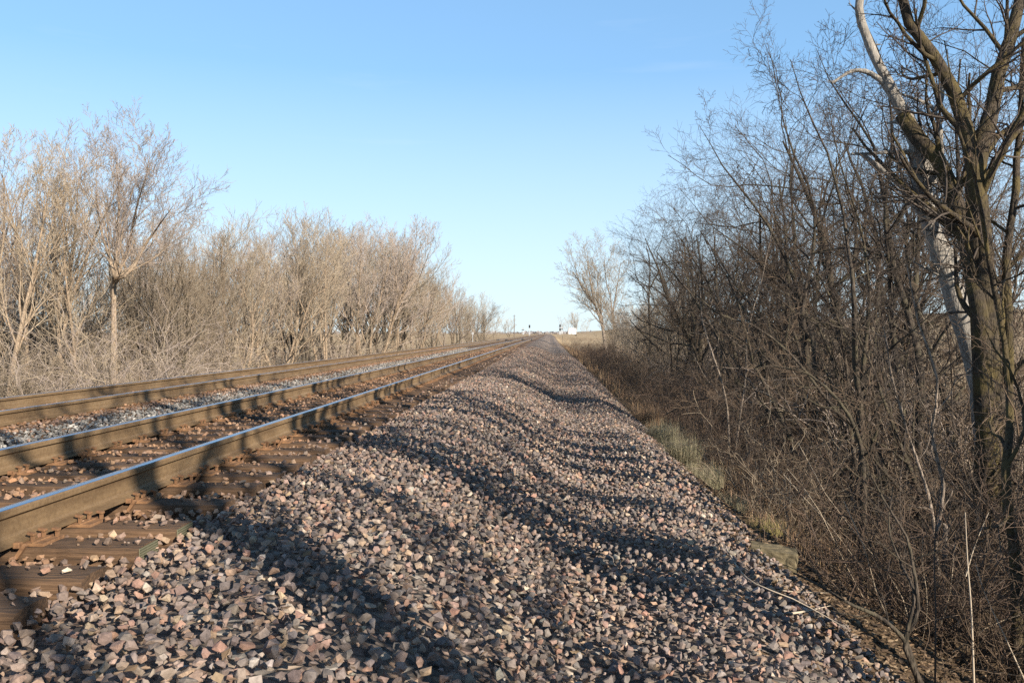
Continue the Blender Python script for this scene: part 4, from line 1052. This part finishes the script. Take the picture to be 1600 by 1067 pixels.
canes = [(1522, 6.0, [(1522, 1075), (1518, 960), (1512, 880), (1508, 800)], 0.008, 'upright tan cane standing straight near the bottom right'), (1460, 5.6, [(1461, 1075), (1462, 960), (1460, 870), (1466, 780), (1480, 720)], 0.007, 'thin dark cane rising behind the forked sapling'),
         (1560, 6.4, [(1600, 1060), (1568, 990), (1540, 930), (1524, 880)], 0.007, 'tan cane leaning left at the right edge'), (1545, 7.4, [(1509, 900), (1524, 850), (1545, 800)], 0.006, 'short pale cane leaning right beside the upright tan cane')]
for px, Y, pts, r0, lab in canes:
    p = [at3(a_, b_, Y) for a_, b_ in pts]
    fallen(lab, p, r0, 'cane_pale' if 'tan' in lab or 'pale' in lab else 'twig_dark', 'cane')

# ------------------------------------------------------------------ far crossing: hut, signals, poles
def plain(name, col, rough=0.6, metal=0.0):
    m, n, l, b = new_mat(name)
    a = noise(n, l, coords(n, l), 3, 4); r = ramp(n, l, a.outputs[0], [(0.3, tuple(x * 0.85 for x in col)), (0.7, tuple(min(1, x * 1.08) for x in col))])
    l.new(r.outputs[0], b.inputs['Base Color']); b.inputs['Roughness'].default_value = rough; b.inputs['Metallic'].default_value = metal
    return m
M['white'] = plain('white_paint', (0.80, 0.80, 0.78)); M['black'] = plain('black_paint', (0.02, 0.02, 0.022)); M['alu'] = plain('dull_aluminium', (0.55, 0.56, 0.57), 0.4, 0.5)
M['pole'] = plain('weathered_pole_wood', (0.13, 0.10, 0.08)); M['darkpost'] = plain('dark_post', (0.05, 0.045, 0.045)); M['red'] = plain('red_white_barrier', (0.6, 0.08, 0.05))
Yh = 330
def far_base(px, py, Y): return at3(px, py, Y)
hp = far_base(894, 522, Yh)
root = tag(empty('equipment_hut', hp, R(4)), 'small white equipment hut beside the far crossing', 'hut')
MB().box((0, 0, 1.15), (3.0, 2.2, 2.3)).build('wall', M['white'], root)
MB().box((0, 0, 2.36), (3.2, 2.4, 0.12), bevel=0.02).build('roof', M['alu'], root)
MB().box((-0.35, -1.13, 1.05), (0.85, 0.05, 1.95)).build('door', M['alu'], root)
mp_ = far_base(895.5, 521, Yh + 5)
root = tag(empty('radio_mast', mp_), 'thin pale radio mast rising behind the white hut', 'mast')
MB().cyl((0, 0, -0.5), (0, 0, 8.5), 0.07, 0.045).build('mast_pole', M['alu'], root); MB().cyl((0, 0, 8.5), (0, 0, 10.2), 0.02, 0.01).build('antenna', M['alu'], root)
up_ = far_base(803.5, 525, 300)
root = tag(empty('utility_pole', up_), 'tall wooden utility pole left of the far tracks', 'utility pole')
MB().cyl((0, 0, -0.5), (0, 0, 7.7), 0.16, 0.11).build('pole_shaft', M['pole'], root); MB().box((0, 0, 7.2), (1.2, 0.1, 0.1)).build('crossarm', M['pole'], root)
def signal(px, pyb, Y, H, hw, hh, lab, heads=1):
    root = tag(empty('railway_signal', far_base(px, pyb, Y)), lab, 'signal', 'railway signals')
    MB().cyl((0, 0, -0.4), (0, 0, H), 0.10, 0.08).build('signal_mast', M['alu'], root)
    MB().box((0.0, 0, 0.55), (0.6, 0.5, 1.1), bevel=0.02).build('signal_case', M['alu'], root)
    for q in range(heads):
        hd = MB().box((0, 0, 0), (hw, 0.18, hh), bevel=0.08).build('signal_head', M['black'], root); hd.location = (0.02, -0.15, H - hh / 2 + 0.1 - q * (hh + 0.35))
        hood = MB()
        for z_ in (-hh * 0.28, 0, hh * 0.28): hood.cyl((0, -0.09, z_), (0, -0.32, z_ - 0.02), 0.11, 0.11)
        hood.build('lamp_hood', M['black'], hd)
signal(827.3, 523, 320, 3.7, 0.60, 1.15, 'dark signal head on a pale mast left of the far tracks')
signal(875, 522, 300, 3.4, 0.55, 1.0, 'two-headed dark signal right of the far tracks near the hut', 2)
def crossing(px, pyb, Y, lab):
    root = tag(empty('crossing_gate', far_base(px, pyb, Y)), lab, 'crossing gate', 'crossing gates at the far road')
    MB().cyl((0, 0, -0.3), (0, 0, 2.6), 0.08, 0.07).build('post', M['alu'], root)
    MB().box((0, -0.1, 2.35), (1.1, 0.04, 0.2), Matrix.Rotation(R(40), 3, 'Y')).box((0, -0.15, 2.35), (1.1, 0.04, 0.2), Matrix.Rotation(R(-40), 3, 'Y')).build('crossbuck', M['alu'], root)
    MB().box((0, 0, 1.75), (1.0, 0.2, 0.28), bevel=0.03).build('lamp_bar', M['black'], root)
    MB().box((0.15, 0, 0.6), (0.6, 0.6, 1.2), bevel=0.03).build('motor_case', M['alu'], root)
crossing(817, 522.5, 320, 'white crossing gate post left of the far tracks'); crossing(877.5, 521.5, 318, 'white crossing gate post right of the far tracks')
po = on_ground(879, 535, 120, 0)
root = tag(empty('marker_post', po), 'thin dark marker post at the right edge of the ballast far along', 'post')
MB().cyl((0, 0, -0.3), (0, 0, 1.75), 0.045, 0.04).build('post_shaft', M['darkpost'], root); MB().box((0, -0.03, 1.55), (0.16, 0.03, 0.32), bevel=0.01).build('marker_plate', M['darkpost'], root)
sx = at(738.5, 95); sz = float(ground_z(sx, 95))
root = tag(empty('trackside_sign', (sx, 95, sz)), 'small white trackside sign in front of the left thicket', 'sign')
ht = (at3(738.5, 519, 95).z - sz)
MB().cyl((0, 0, -0.3), (0, 0, ht), 0.035).build('sign_post', M['alu'], root); MB().box((0, -0.05, ht - 0.15), (0.22, 0.03, 0.30), bevel=0.01).build('sign_plate', M['alu'], root)
# far woods on the horizon
k = 420
hx, hy, hz_ = [], [], []
me_v, me_f, off = [], [], 0
for i in range(k):
    a_ = ang_of(rng.uniform(-100, 1700)); D_ = rng.uniform(1500, 2300)
    x0, y0 = D_ * math.tan(a_), D_
    if x0 > 150: y0 += 600
    h_ = rng.uniform(3, 6); kk_ = 40
    w_ = rng.uniform(10, 26)
    pts = rng.normal(0, 1, (kk_, 3)); pts = norm(pts) * rng.random((kk_, 1)) ** 0.4
    pts = pts * [w_, w_, h_ * 0.55] + [x0, y0, h_ * 0.5 - 2 + (9 if x0 > 200 else 0)]
    tri = rng.normal(0, 2.0, (kk_, 3, 3)) + pts[:, None, :]
    me_v.append(tri.reshape(-1, 3)); me_f.append(np.arange(kk_ * 3).reshape(-1, 3) + off); off += kk_ * 3
m, n, l, b = new_mat('far_wood'); b.inputs['Base Color'].default_value = (0.27, 0.25, 0.25, 1); b.inputs['Roughness'].default_value = 1
tag(link('far_woods', mesh_np('far_woods', np.concatenate(me_v), [np.concatenate(me_f)]), m), 'far off bare woods along the horizon', 'woods', kind='stuff')
